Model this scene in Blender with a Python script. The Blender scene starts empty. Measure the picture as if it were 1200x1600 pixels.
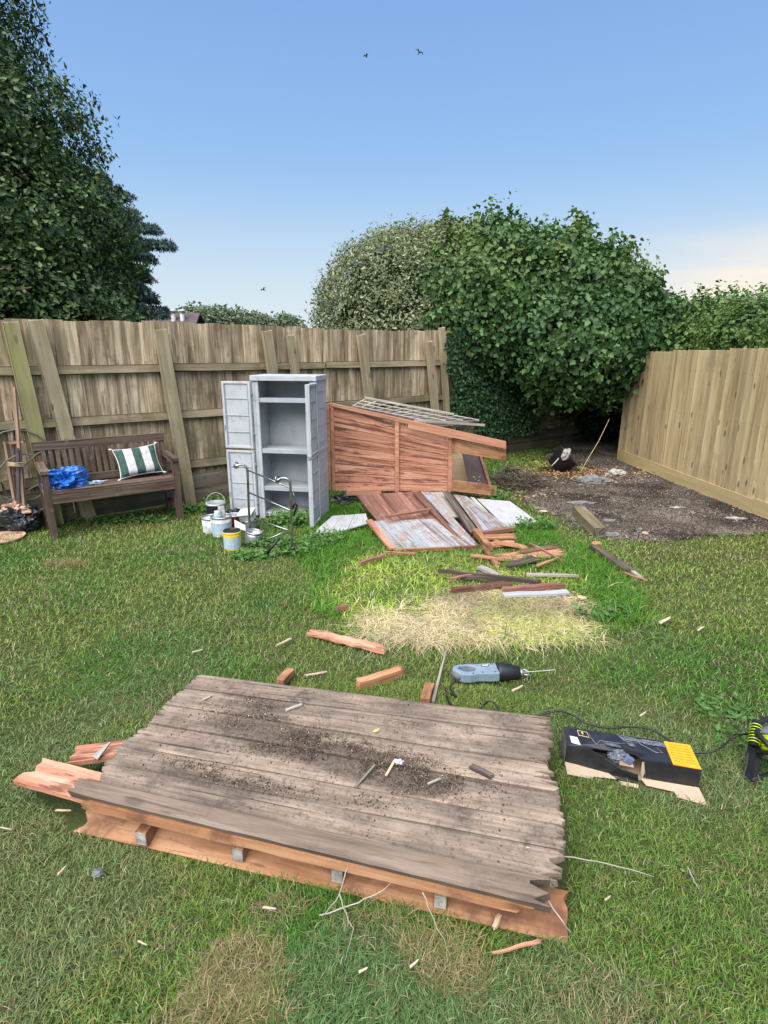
import bpy, bmesh, math, random
import numpy as np
from mathutils import Vector, Matrix, noise as mnoise
random.seed(7); RG = np.random.default_rng(11)
R = math.radians
scene = bpy.context.scene
col = scene.collection

# ------------------------------------------------------------------ camera, sky, sun, exposure
CAMH, PITCH, FPX = 1.65, R(15.8), 900.0
cam_d = bpy.data.cameras.new("camera"); cam = bpy.data.objects.new("camera", cam_d); col.objects.link(cam)
cam.location = (0, 0, CAMH); cam.rotation_euler = (R(90) - PITCH, 0, 0)
cam_d.sensor_fit = 'VERTICAL'; cam_d.sensor_height = 36; cam_d.lens = 36 * FPX / 1600
cam_d.clip_start = 0.05; cam_d.clip_end = 3000
scene.camera = cam
scene.view_settings.view_transform = 'Standard'; scene.view_settings.look = 'None'
scene.view_settings.gamma = 1.0; scene.view_settings.exposure = 1.35
SUN_EL, SUN_AZ = R(57), R(208)          # azimuth from +Y clockwise: behind the camera, to the left
w = bpy.data.worlds.new("World"); scene.world = w; w.use_nodes = True
nt = w.node_tree; bg = nt.nodes["Background"]
sky = nt.nodes.new("ShaderNodeTexSky"); sky.sky_type = 'NISHITA'; sky.sun_disc = False
sky.sun_elevation = SUN_EL; sky.sun_rotation = SUN_AZ; sky.air_density = 1.0; sky.dust_density = 0.6; sky.ozone_density = 2.0
tc = nt.nodes.new("ShaderNodeTexCoord"); sep = nt.nodes.new("ShaderNodeSeparateXYZ")
nt.links.new(tc.outputs["Generated"], sep.inputs[0])
# pale lift of the real sky towards the horizon and thin evening cloud low on the right
mp = nt.nodes.new("ShaderNodeMapping"); mp.inputs["Scale"].default_value = (2.2, 2.2, 14)
nt.links.new(tc.outputs["Generated"], mp.inputs[0])
cn = nt.nodes.new("ShaderNodeTexNoise"); cn.inputs["Scale"].default_value = 2.0; cn.inputs["Detail"].default_value = 4
nt.links.new(mp.outputs[0], cn.inputs["Vector"])
cr = nt.nodes.new("ShaderNodeMapRange"); cr.inputs[1].default_value = .42; cr.inputs[2].default_value = .62
nt.links.new(cn.outputs[0], cr.inputs[0])
def rng(src, a, b, c=0., d=1.):
    n = nt.nodes.new("ShaderNodeMapRange"); n.interpolation_type = 'SMOOTHSTEP'
    n.inputs[1].default_value = a; n.inputs[2].default_value = b; n.inputs[3].default_value = c; n.inputs[4].default_value = d
    nt.links.new(src, n.inputs[0]); return n.outputs[0]
def mul(a, b):
    n = nt.nodes.new("ShaderNodeMath"); n.operation = 'MULTIPLY'
    nt.links.new(a, n.inputs[0])
    if isinstance(b, float): n.inputs[1].default_value = b
    else: nt.links.new(b, n.inputs[1])
    return n.outputs[0]
def mixc(f, a, b):
    n = nt.nodes.new("ShaderNodeMix"); n.data_type = 'RGBA'
    nt.links.new(f, n.inputs[0])
    for i, x in ((6, a), (7, b)):
        if isinstance(x, tuple): n.inputs[i].default_value = x
        else: nt.links.new(x, n.inputs[i])
    return n.outputs[2]
tint = nt.nodes.new("ShaderNodeMix"); tint.data_type = 'RGBA'; tint.blend_type = 'MULTIPLY'; tint.inputs[0].default_value = 1
nt.links.new(sky.outputs[0], tint.inputs[6]); tint.inputs[7].default_value = (.44, .40, .36, 1)
SKY_TOP = (.93, 1.72, 3.55, 1); SKY_MID = (1.42, 2.48, 3.95, 1); SKY_HOR = (3.0, 3.45, 3.75, 1)
up1 = rng(sep.outputs[2], 0.02, 0.30)
up2 = rng(sep.outputs[2], 0.16, 0.55)
grad = mixc(up2, mixc(up1, SKY_HOR, SKY_MID), SKY_TOP)
half = nt.nodes.new("ShaderNodeValue"); half.outputs[0].default_value = 0.82
c1 = mixc(half.outputs[0], tint.outputs[2], grad)
crr = nt.nodes.new('ShaderNodeMapRange'); crr.inputs[3].default_value = .5; crr.inputs[4].default_value = .95; nt.links.new(cr.outputs[0], crr.inputs[0])
cm = mul(mul(crr.outputs[0], rng(sep.outputs[2], 0.19, 0.08)), rng(sep.outputs[0], 0.25, 0.55))
c2 = mixc(cm, c1, (4.5, 3.8, 2.95, 1))
nt.links.new(c2, bg.inputs[0]); bg.inputs[1].default_value = 0.1
sd = bpy.data.lights.new("sun", 'SUN'); so = bpy.data.objects.new("sun", sd); col.objects.link(so)
sd.energy = 3.4; sd.angle = R(75); sd.color = (1, .94, .85)
dirv = Vector((math.sin(SUN_AZ) * math.cos(SUN_EL), math.cos(SUN_AZ) * math.cos(SUN_EL), math.sin(SUN_EL)))
so.rotation_euler = dirv.to_track_quat('Z', 'Y').to_euler(); so.location = dirv * 20

# ------------------------------------------------------------------ surveying helpers (photo pixel -> place in the garden)
CP, SP = math.cos(PITCH), math.sin(PITCH)
def ray(u, v):
    cx, cy = (u - 600) / FPX, (v - 800) / FPX
    return Vector((cx, CP - cy * SP, -SP - cy * CP))
def P(u, v, z=0.0):
    d = ray(u, v); t = (z - CAMH) / d.z
    return Vector((d.x * t, d.y * t, z))
def PV(u, v, Y):
    d = ray(u, v); t = Y / d.y
    return Vector((d.x * t, Y, CAMH + d.z * t))
F0 = Vector((-3.36, 5.31, 0)); FE = Vector((.799, .601, 0)).normalized(); FN = Vector((.601, -.799, 0)).normalized()
def F(s, z=0, off=0): return F0 + FE * s + FN * off + Vector((0, 0, z))
def PF(u, v, off=0):                      # ray onto the fence plane
    d = ray(u, v); o = Vector((0, 0, CAMH)); q = F0 + FN * off
    t = (q - o).dot(FN) / d.dot(FN); p = o + d * t
    return (p - q).dot(FE), p.z
Z = Vector((0, 0, 1))

# ------------------------------------------------------------------ noise for scattering
class VN:
    def __init__(s, seed): s.g = np.random.default_rng(seed).random((256, 256))
    def __call__(s, x, y, sc=1., oct=2):
        r = 0; a = 1; tot = 0
        for o in range(oct):
            X = np.asarray(x) * sc * 2**o + 57.3 * o; Y = np.asarray(y) * sc * 2**o + 13.1 * o
            xi = np.floor(X).astype(int); yi = np.floor(Y).astype(int); fx = X - xi; fy = Y - yi
            fx = fx*fx*(3-2*fx); fy = fy*fy*(3-2*fy)
            g = lambda i, j: s.g[(xi+i) & 255, (yi+j) & 255]
            r = r + a * ((g(0,0)*(1-fx)+g(1,0)*fx)*(1-fy)+(g(0,1)*(1-fx)+g(1,1)*fx)*fy); tot += a; a *= .5
        return r / tot
N1, N2, N3, N4 = VN(1), VN(2), VN(3), VN(4)
def inpoly(x, y, poly):
    c = np.zeros(x.shape, bool); n = len(poly); j = n - 1
    for i in range(n):
        xi, yi = poly[i]; xj, yj = poly[j]
        if yi != yj: c ^= ((yi > y) != (yj > y)) & (x < (xj-xi)*(y-yi)/(yj-yi)+xi)
        j = i
    return c
def gpoly(pts, z=0): return [tuple(P(u, v, z)[:2]) for u, v in pts]

# ------------------------------------------------------------------ mesh helpers
ORG = {}
class MB:
    def __init__(s): s.v, s.f, s.uv, s.r, s.m, s.sm = [], [], [], [], [], []
    def add(s, vs, fs, uvs=None, rnd=None, m=0, smooth=False):
        b = len(s.v); s.v += [Vector(x) for x in vs]
        rr = random.random() if rnd is None else rnd
        ou, ov = random.random() * 9, random.random() * 9
        for k, f in enumerate(fs):
            s.f.append([b + i for i in f]); s.r.append(rr); s.m.append(m); s.sm.append(smooth)
            if uvs is not None: s.uv.append([(uvs[i][0] + ou, uvs[i][1] + ov) for i in f])
            else:
                p = [Vector(vs[i]) for i in f]; n = (p[1]-p[0]).cross(p[-1]-p[0])
                a = max(range(3), key=lambda q: abs(n[q])); ax = [q for q in range(3) if q != a]
                s.uv.append([(x[ax[0]] + ou, x[ax[1]] + ov) for x in p])
        return s
    def board(s, a, b, w, t, n=Z, seg=1, vs=1, jag=(0, 0), warp=0, m=0, rnd=None, taper=(1, 1)):
        a, b, n = Vector(a), Vector(b), Vector(n); L = (b-a).length; e = (b-a)/L
        nn = (n - e*n.dot(e)).normalized(); sd = nn.cross(e)
        if max(jag) > 0: vs = max(vs, 6)
        j0 = [random.random()**1.5 for _ in range(vs+1)]; j1 = [random.random()**1.5 for _ in range(vs+1)]
        wp = [random.uniform(-1, 1)*warp for _ in range(seg+1)]
        pts, uv = [], []
        for side in (1, -1):
            for i in range(seg+1):
                f = i/seg; tw = taper[0]*(1-f)+taper[1]*f
                for j in range(vs+1):
                    u = L*f; y = (j/vs-.5)*w*tw
                    if i == 0: u += j0[j]*jag[0]*(1 if side > 0 else .6)
                    if i == seg: u -= j1[j]*jag[1]*(1 if side > 0 else .6)
                    pts.append(a + e*u + sd*y + nn*(t/2*side + wp[i])); uv.append((u, y + (0 if side > 0 else .4)))
        K = (seg+1)*(vs+1); I = lambda q, i, j: q*K + i*(vs+1)+j; fs = []
        for i in range(seg):
            for j in range(vs):
                fs.append((I(0,i,j), I(0,i,j+1), I(0,i+1,j+1), I(0,i+1,j))[::-1]); fs.append((I(1,i,j), I(1,i,j+1), I(1,i+1,j+1), I(1,i+1,j)))
            fs.append((I(0,i,0), I(1,i,0), I(1,i+1,0), I(0,i+1,0))[::-1]); fs.append((I(0,i,vs), I(1,i,vs), I(1,i+1,vs), I(0,i+1,vs)))
        for j in range(vs):
            fs.append((I(0,0,j), I(1,0,j), I(1,0,j+1), I(0,0,j+1))[::-1]); fs.append((I(0,seg,j), I(1,seg,j), I(1,seg,j+1), I(0,seg,j+1)))
        # side uvs: shift by thickness so the grain runs on
        uv2 = list(uv)
        for j in range(K):
            uv2[K+j] = (uv[K+j][0], uv[K+j][1]-.4+ (t if (j % (vs+1)) == vs else -t))
        s.add(pts, fs, uv2, rnd, m); return s
    def box(s, c, sz, M=None, m=0, rnd=None, smooth=False):
        c = Vector(c); hx, hy, hz = sz[0]/2, sz[1]/2, sz[2]/2; M = M or Matrix()
        vs = [Vector((x*hx, y*hy, z*hz)) for x in (-1, 1) for y in (-1, 1) for z in (-1, 1)]
        fs = [(0,1,3,2), (4,6,7,5), (0,4,5,1), (2,3,7,6), (0,2,6,4), (1,5,7,3)]
        s.add([c + (M @ p) for p in vs], fs, None, rnd, m, smooth); return s
    def slab(s, q, t, n=None, m=0, rnd=None, jit=0):       # 4 corners of the upper face (q0->q3 is the grain), thickness below
        q = [Vector(p) for p in q]; nn = Vector(n) if n else (q[1]-q[0]).cross(q[3]-q[0]).normalized()
        if n is None and nn.z < 0: nn = -nn
        lo = [p - nn*t for p in q]; vs = q + lo
        w = (q[1]-q[0]).length; l = (q[3]-q[0]).length
        uv = [(0,0), (0,w), (l,w), (l,0), (0,-t), (0,w+t), (l,w+t), (l,-t)]
        s.add(vs, [(0,1,2,3), (7,6,5,4), (0,4,5,1), (1,5,6,2), (2,6,7,3), (3,7,4,0)], uv, rnd, m); return s
    def cladding(s, q, n, t, gap=.003, nrm=None, lap=0, m=0, jit=.0):
        q = [Vector(p) for p in q]
        nn = Vector(nrm) if nrm else (q[1]-q[0]).cross(q[3]-q[0]).normalized()
        if nrm is None and nn.z < 0: nn = -nn
        W = (q[1]-q[0]).length
        for k in range(n):
            a, b = k/n + gap/W/2, (k+1)/n - gap/W/2
            j0, j1 = random.uniform(-jit, jit), random.uniform(-jit, jit); e = (q[3]-q[0]).normalized()
            h = nn*random.uniform(-.001, .001)
            pts = [q[0].lerp(q[1], a)+e*j0+h, q[0].lerp(q[1], b)+e*j0+h+nn*lap, q[3].lerp(q[2], b)+e*j1+h+nn*lap, q[3].lerp(q[2], a)+e*j1+h]
            s.slab(pts, t, nn, m)
        return s
    def tube(s, pts, r, n=8, m=0, rnd=None, cap=True):
        pts = [Vector(p) for p in pts]; k = len(pts); rr = r if isinstance(r, (list, tuple)) else [r]*k
        vs, uv = [], []; prev = None; L = 0
        for i, p in enumerate(pts):
            d = (pts[min(i+1, k-1)] - pts[max(i-1, 0)]).normalized()
            if prev is None:
                a = Vector((0, 0, 1)) if abs(d.z) < .9 else Vector((1, 0, 0)); x = d.cross(a).normalized()
            else: x = (prev - d*prev.dot(d)).normalized()
            prev = x; y = d.cross(x)
            if i: L += (p-pts[i-1]).length
            for j in range(n):
                a = 2*math.pi*j/n; vs.append(p + (x*math.cos(a)+y*math.sin(a))*rr[i]); uv.append((L, j/n*.1))
        fs = [(i*n+j, i*n+(j+1) % n, (i+1)*n+(j+1) % n, (i+1)*n+j) for i in range(k-1) for j in range(n)]
        if cap: fs += [tuple(range(n))[::-1], tuple(range((k-1)*n, k*n))]
        s.add(vs, fs, uv, rnd, m, True); return s
    def lathe(s, prof, c, M=None, n=24, m=0, a0=0, a1=2*math.pi):
        c = Vector(c); M = M or Matrix(); full = abs(a1-a0-2*math.pi) < 1e-6; nn = n if full else n+1
        vs, uv = [], []
        for r, z in prof:
            for j in range(nn):
                a = a0+(a1-a0)*j/n; vs.append(c + M @ Vector((r*math.cos(a), r*math.sin(a), z))); uv.append((j/n, z))
        fs = [(i*nn+j, i*nn+(j+1) % nn, (i+1)*nn+(j+1) % nn, (i+1)*nn+j) for i in range(len(prof)-1) for j in range(n)]
        s.add(vs, fs, uv, .5, m, True); return s
    def build(s, name, mat, parent=None, bevel=0, auto=False):
        me = bpy.data.meshes.new(name); 
        if parent is not None: org = ORG[parent.name]
        else:
            xs = [p.x for p in s.v]; ys = [p.y for p in s.v]
            org = Vector(((min(xs)+max(xs))/2, (min(ys)+max(ys))/2, min(p.z for p in s.v)))
        me.from_pydata([p - org for p in s.v], [], s.f)
        ul = me.uv_layers.new(name="UVMap"); k = 0
        flat = [c for f in s.uv for q in f for c in q]
        ul.data.foreach_set("uv", flat)
        at = me.attributes.new("rnd", 'FLOAT', 'FACE'); at.data.foreach_set("value", s.r)
        me.polygons.foreach_set("material_index", s.m); me.polygons.foreach_set("use_smooth", s.sm)
        for x in (mat if isinstance(mat, (list, tuple)) else [mat]): me.materials.append(x)
        me.validate(); me.update()
        o = bpy.data.objects.new(name, me); col.objects.link(o)
        if parent is not None: o.parent = parent
        else: o.location = org
        ORG[o.name] = org
        if bevel:
            b = o.modifiers.new("bevel", 'BEVEL'); b.width = bevel; b.segments = 2; b.limit_method = 'ANGLE'; b.angle_limit = R(50)
        return o
def tag(o, label=None, cat=None, group=None, kind=None):
    if label: o['label'] = label
    if cat: o['category'] = cat
    if group: o['group'] = group
    if kind: o['kind'] = kind
    return o
def thing(name, loc, label, cat, group=None):
    o = bpy.data.objects.new(name, None); col.objects.link(o); o.location = Vector(loc); o.empty_display_size = .1
    ORG[o.name] = Vector(loc); return tag(o, label, cat, group)
def nmesh(name, V, Fc, C, mat, parent=None, smooth=False):          # big numpy meshes with a per-vertex colour
    me = bpy.data.meshes.new(name); org = np.array(ORG[parent.name]) if parent is not None else np.zeros(3)
    nv, nf, k = len(V), len(Fc), Fc.shape[1]
    me.vertices.add(nv); me.vertices.foreach_set("co", (V-org).astype(np.float32).ravel())
    me.loops.add(nf*k); me.loops.foreach_set("vertex_index", Fc.astype(np.int32).ravel())
    me.polygons.add(nf); me.polygons.foreach_set("loop_start", np.arange(0, nf*k, k, dtype=np.int32))
    me.polygons.foreach_set("loop_total", np.full(nf, k, np.int32)) if False else None
    me.update(calc_edges=True)
    a = me.attributes.new("col", 'FLOAT_COLOR', 'POINT')
    cc = np.ones((nv, 4), np.float32); cc[:, :3] = C; a.data.foreach_set("color", cc.ravel())
    if smooth: me.polygons.foreach_set("use_smooth", np.ones(nf, bool))
    me.materials.append(mat); me.update()
    o = bpy.data.objects.new(name, me); col.objects.link(o)
    if parent is not None: o.parent = parent
    ORG[o.name] = Vector(org); return o

# ------------------------------------------------------------------ materials
def newmat(name, rough=.8, base=(.5, .5, .5), metal=0, spec=.3):
    m = bpy.data.materials.new(name); m.use_nodes = True; b = m.node_tree.nodes["Principled BSDF"]
    b.inputs["Base Color"].default_value = (*base, 1); b.inputs["Roughness"].default_value = rough
    b.inputs["Metallic"].default_value = metal; b.inputs["Specular IOR Level"].default_value = spec
    return m, m.node_tree, b
class NT:
    def __init__(s, nt): s.nt = nt
    def n(s, t, **k):
        x = s.nt.nodes.new(t)
        for a, b in k.items(): setattr(x, a, b)
        return x
    def l(s, a, b): s.nt.links.new(a, b)
    def noise(s, vec, sc, det=4, rough=.55, dist=0):
        x = s.n("ShaderNodeTexNoise"); x.inputs["Scale"].default_value = sc; x.inputs["Detail"].default_value = det
        x.inputs["Roughness"].default_value = rough; x.inputs["Distortion"].default_value = dist
        if vec is not None: s.l(vec, x.inputs["Vector"])
        return x.outputs[0]
    def map(s, vec, sc, loc=(0, 0, 0)):
        x = s.n("ShaderNodeMapping"); x.inputs["Scale"].default_value = sc; x.inputs["Location"].default_value = loc; s.l(vec, x.inputs[0]); return x.outputs[0]
    def rng(s, v, a, b, c=0., d=1., smooth=True):
        x = s.n("ShaderNodeMapRange"); x.interpolation_type = 'SMOOTHSTEP' if smooth else 'LINEAR'
        for i, q in enumerate((a, b, c, d)): x.inputs[i+1].default_value = q
        s.l(v, x.inputs[0]); return x.outputs[0]
    def math(s, op, a, b=None):
        x = s.n("ShaderNodeMath", operation=op)
        for i, q in enumerate((a, b)):
            if q is None: continue
            if isinstance(q, (int, float)): x.inputs[i].default_value = q
            else: s.l(q, x.inputs[i])
        return x.outputs[0]
    def mix(s, f, a, b, mode='MIX'):
        x = s.n("ShaderNodeMix", data_type='RGBA', blend_type=mode)
        if isinstance(f, (int, float)): x.inputs[0].default_value = f
        else: s.l(f, x.inputs[0])
        for i, q in ((6, a), (7, b)):
            if isinstance(q, tuple): x.inputs[i].default_value = (*q[:3], 1)
            else: s.l(q, x.inputs[i])
        return x.outputs[2]
    def ramp(s, v, stops):
        x = s.n("ShaderNodeValToRGB"); e = x.color_ramp.elements
        while len(e) < len(stops): e.new(.5)
        for k, (p, c) in enumerate(stops): e[k].position = p; e[k].color = (*c, 1)
        s.l(v, x.inputs[0]); return x.outputs[0]
    def bump(s, h, bsdf, st=.4, dist=.004):
        x = s.n("ShaderNodeBump"); x.inputs["Strength"].default_value = st; x.inputs["Distance"].default_value = dist
        s.l(h, x.inputs["Height"]); s.l(x.outputs[0], bsdf.inputs["Normal"])
def wood(name, dark, mid, light, gs=(1.6, 34), rough=.85, knots=.8, var=.35, stain=None, moss=None, paint=None, streak=None, bump=.5, split=(.36, .5, .64)):
    m, nt, b = newmat(name, rough, spec=.2); g = NT(nt)
    uv = g.n("ShaderNodeTexCoord").outputs["UV"]; geo = g.n("ShaderNodeNewGeometry").outputs["Position"]
    rn = g.n("ShaderNodeAttribute"); rn.attribute_name = "rnd"; rn = rn.outputs["Fac"]
    g1 = g.noise(g.map(uv, (gs[0], gs[1], 1)), 1, 6, .6, .5)
    g2 = g.noise(g.map(uv, (gs[0]*4, gs[1]*6, 1)), 1, 4, .7, .2)
    g0 = g.noise(g.map(uv, (gs[0]*.7, gs[1]*.28, 1)), 1, 3, .5, .8)
    h = g.math('ADD', g.math('MULTIPLY', g1, .5), g.math('ADD', g.math('MULTIPLY', g2, .25), g.math('MULTIPLY', g0, .25)))
    c = g.ramp(h, [(split[0], dark), (split[1], mid), (split[2], light)])
    if knots:
        vv = g.n("ShaderNodeTexVoronoi"); vv.inputs["Scale"].default_value = 1; vv.inputs["Randomness"].default_value = 1
        g.l(g.map(uv, (3.2, 8.5, 1)), vv.inputs["Vector"])
        k = g.rng(vv.outputs["Distance"], .17, .07, 0, knots); c = g.mix(k, c, tuple(x*.3 for x in mid))
    if stain:   # (colour, scale, threshold, amount)
        sn = g.noise(geo, stain[1], 5, .65); c = g.mix(g.rng(sn, stain[2], stain[2]+.14, 0, stain[3]), c, stain[0])
    if streak:  # (colour, threshold, amount): torn and dirty patches running with the grain
        sk = g.noise(g.map(uv, (1.9, 19, 1)), 1, 6, .68, .35); c = g.mix(g.rng(sk, streak[1], streak[1]+.07, 0, streak[2]), c, streak[0])
        cr_ = g.noise(g.map(uv, (1.1, 42, 1)), 1, 3, .6, .3); c = g.mix(g.rng(cr_, .655, .69, 0, .85), c, tuple(x*.35 for x in streak[0]))
    if paint:   # (colour, threshold, softness)
        pn = g.math('ADD', g.math('MULTIPLY', g.noise(geo, 9, 5, .7), .5), g.math('MULTIPLY', g1, .5))
        pv = g.mix(g.rng(g2, .35, .7), tuple(x*.72 for x in paint[0]), paint[0])
        c = g.mix(g.rng(pn, paint[1], paint[1]+paint[2]), c, pv)
    if moss:    # (colour, z0, z1, amount): algae, heavier towards the ground
        sx = g.n("ShaderNodeSeparateXYZ"); g.l(geo, sx.inputs[0])
        zz = g.rng(sx.outputs[2], moss[1], moss[2], 1, .25)
        c = g.mix(g.math('MULTIPLY', g.math('MULTIPLY', zz, g.rng(g.noise(geo, 3.3, 5, .6), .38, .62)), moss[3]), c, moss[0])
    c = g.mix(1.0, c, g.ramp(rn, [(0, (1-var,)*3), (1, (1+var*.35,)*3)]), 'MULTIPLY')
    g.l(c, b.inputs["Base Color"]); g.bump(h, b, bump, .004)
    return m
def plain(name, base, rough=.6, metal=0, var=.2, sc=12, spec=.4, bump=0, dirt=None):
    m, nt, b = newmat(name, rough, base, metal, spec); g = NT(nt); geo = g.n("ShaderNodeNewGeometry").outputs["Position"]
    n1 = g.noise(geo, sc, 5, .6); c = g.mix(g.rng(n1, .3, .7), tuple(x*(1-var) for x in base), tuple(min(1, x*(1+var*.5)) for x in base))
    if dirt: c = g.mix(g.rng(g.noise(geo, dirt[1], 6, .7), dirt[2], dirt[2]+.12, 0, dirt[3]), c, dirt[0])
    g.l(c, b.inputs["Base Color"]); g.l(g.rng(n1, .3, .7, rough*.85, min(1, rough*1.15)), b.inputs["Roughness"])
    if bump: g.bump(g.noise(geo, sc*4, 5, .6), b, bump, .003)
    return m
def leafmat(name, rough=.5, spec=.35, trans=.25):
    m, nt, b = newmat(name, rough, spec=spec); g = NT(nt); a = g.n("ShaderNodeAttribute"); a.attribute_name = "col"
    g.l(a.outputs["Color"], b.inputs["Base Color"])
    if trans:
        t = g.n("ShaderNodeBsdfTranslucent"); g.l(g.mix(1., a.outputs["Color"], (1.3, 1.35, .6), 'MULTIPLY'), t.inputs[0])
        mx = g.n("ShaderNodeMixShader"); mx.inputs[0].default_value = trans; g.l(b.outputs[0], mx.inputs[1]); g.l(t.outputs[0], mx.inputs[2])
        g.l(mx.outputs[0], nt.nodes["Material Output"].inputs[0])
    return m
M_fence = wood("fence_wood", (.12, .085, .05), (.36, .275, .18), (.72, .59, .42), gs=(1.1, 18), knots=.4, var=.3, streak=((.13, .095, .065), .57, .65),
               stain=((.13, .098, .065), 4.5, .54, .5), moss=((.115, .125, .06), .1, 1.5, .75), split=(.38, .49, .60))
M_rail = wood("rail_wood", (.11, .085, .055), (.23, .185, .125), (.36, .30, .21), gs=(1.2, 24), knots=.6, stain=((.09, .08, .05), 3, .5, .6), moss=((.12, .13, .06), .2, 2.2, .6))
M_post = wood("post_wood", (.19, .155, .095), (.30, .25, .165), (.40, .35, .25), gs=(1.1, 20), knots=.8, var=.15, moss=((.16, .16, .07), 0, 2.0, .6), bump=.3)
M_postg = wood("green_timber", (.17, .15, .07), (.28, .25, .13), (.38, .34, .21), gs=(1.1, 16), knots=.6, var=.1, moss=((.27, .29, .10), 1.2, .7, .7), bump=.3)
M_gravel = wood("gravel_board_wood", (.07, .06, .045), (.15, .13, .10), (.24, .21, .17), gs=(1, 18), knots=.3, moss=((.09, .10, .05), .05, .6, .7))
M_newf = wood("new_fence_wood", (.24, .17, .085), (.39, .30, .165), (.53, .43, .265), gs=(1.1, 16), knots=.85, var=.3, stain=((.26, .21, .12), 2.5, .55, .5), bump=.35)
M_newg = wood("new_gravel_board", (.33, .25, .12), (.42, .33, .17), (.50, .40, .22), gs=(.9, 12), knots=.5, var=.1, bump=.2)
M_bench = wood("bench_wood", (.045, .030, .022), (.105, .074, .056), (.20, .155, .125), gs=(2, 40), knots=0, stain=((.22, .19, .165), 9, .58, .6), bump=.4)
M_orange = wood("stripped_wood", (.18, .07, .04), (.42, .185, .115), (.62, .345, .24), gs=(1.5, 22), knots=.7, var=.22, stain=((.24, .10, .06), 4.5, .58, .6), streak=((.14, .055, .04), .525, .85), split=(.34, .46, .60))
M_orange2 = wood("clean_batten", (.27, .115, .07), (.43, .205, .13), (.55, .31, .215), gs=(1.4, 20), knots=.5, var=.12)
M_rawin = wood("raw_underside", (.17, .075, .035), (.33, .165, .085), (.48, .285, .165), gs=(1.2, 14), knots=.85, var=.2, stain=((.13, .06, .038), 3.2, .48, .8), streak=((.12, .06, .04), .60, .7))
def deckmat():
    m, nt, b = newmat("deck_wood", .9, spec=.2); g = NT(nt)
    uv = g.n("ShaderNodeTexCoord").outputs["UV"]; geo = g.n("ShaderNodeNewGeometry").outputs["Position"]
    rn = g.n("ShaderNodeAttribute"); rn.attribute_name = "rnd"; rn = rn.outputs["Fac"]
    bl = g.noise(geo, 4.5, 8, .78, .3); gr = g.noise(g.map(uv, (3.0, 60, 1)), 1, 5, .65, .5); lo = g.noise(g.map(uv, (2.2, 9, 1)), 1, 5, .6, .6)
    c = g.ramp(g.math('ADD', g.math('MULTIPLY', bl, .42), g.math('MULTIPLY', lo, .58)), [(.32, (.085, .068, .056)), (.43, (.19, .15, .119)), (.53, (.285, .222, .172)), (.66, (.40, .30, .228))])
    c = g.mix(1., c, g.ramp(gr, [(.32, (.66, .65, .65)), (.6, (1.1, 1.1, 1.1))]), 'MULTIPLY')
    cr_ = g.noise(g.map(uv, (1.3, 55, 1)), 1, 3, .55, .4); c = g.mix(g.rng(cr_, .66, .69, 0, .8), c, (.035, .028, .024))
    sp = g.noise(geo, 70, 4, .75); c = g.mix(g.rng(sp, .55, .66, 0, .65), c, (.07, .055, .045))
    ds = g.noise(geo, 6.5, 6, .72, .3); c = g.mix(g.math('MULTIPLY', g.rng(ds, .50, .66, 0, .8), g.rng(g.noise(geo, 34, 4, .8), .40, .58, .15, 1)), c, (.085, .068, .054))
    so_a = g.n("ShaderNodeAttribute"); so_a.attribute_name = "soil"; sm = g.math('MULTIPLY', so_a.outputs['Fac'], g.math('ADD', g.math('MULTIPLY', g.noise(geo, 9, 6, .7), 1.4), .1))
    c = g.mix(g.rng(sm, .22, .62, 0, .85), c, g.mix(g.rng(g.noise(geo, 55, 4, .8), .4, .6), (.055, .042, .033), (.13, .10, .08)))
    vv = g.n("ShaderNodeTexVoronoi"); vv.inputs["Scale"].default_value = 1; g.l(g.map(uv, (2.1, 7, 1)), vv.inputs["Vector"]); c = g.mix(g.rng(vv.outputs["Distance"], .09, .05, 0, .7), c, (.05, .04, .035))
    c = g.mix(1., c, g.ramp(rn, [(0, (.78,)*3), (1, (1.12,)*3)]), 'MULTIPLY')
    g.l(c, b.inputs["Base Color"]); g.bump(g.math('ADD', gr, g.math('MULTIPLY', sp, .6)), b, .8, .004); return m
M_deck = deckmat()
M_bear = wood("bearer_wood", (.07, .053, .042), (.145, .11, .086), (.235, .18, .142), gs=(1.6, 24), knots=.5, var=.1, stain=((.09, .07, .06), 6, .56, .7), streak=((.07, .05, .04), .58, .8))
M_brown = wood("brown_stain_boards", (.09, .04, .03), (.20, .095, .07), (.33, .18, .135), gs=(1.4, 22), knots=.2, var=.4, stain=((.33, .22, .17), 6, .55, .6))
M_grey = wood("grey_paint_boards", (.13, .09, .07), (.26, .20, .17), (.38, .31, .27), gs=(1.3, 24), knots=0, var=.2, paint=((.33, .35, .385), .46, .05))
M_grey2 = wood("pale_paint_boards", (.25, .2, .18), (.35, .31, .28), (.5, .46, .42), gs=(1.3, 24), knots=0, var=.12, paint=((.41, .42, .44), .40, .05))
M_dark = wood("rotten_wood", (.03, .022, .018), (.085, .065, .055), (.20, .165, .14), gs=(2, 40), knots=0, var=.3)
M_greyold = wood("silvered_wood", (.17, .15, .13), (.33, .295, .27), (.5, .46, .43), gs=(2, 34), knots=.2, var=.2)
M_door = plain("dark_brown_paint", (.045, .022, .026), .5, var=.3)
M_ply = wood("plywood", (.40, .28, .17), (.52, .38, .24), (.60, .47, .32), gs=(1, 10), knots=.2, var=.1)
M_cab = plain("cabinet_plastic", (.385, .41, .445), .55, var=.10, sc=6, dirt=((.19, .19, .175), 9, .54, .5), spec=.35)
M_cabin = plain("cabinet_inside", (.33, .35, .38), .6, var=.12, sc=6, dirt=((.22, .22, .21), 4, .55, .5))
M_seam = plain("cabinet_seam", (.22, .245, .28), .7)
M_chrome = plain("chrome_tube", (.33, .34, .33), .35, 1.0, .35, 14, dirt=((.22, .2, .16), 22, .56, .7))
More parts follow.
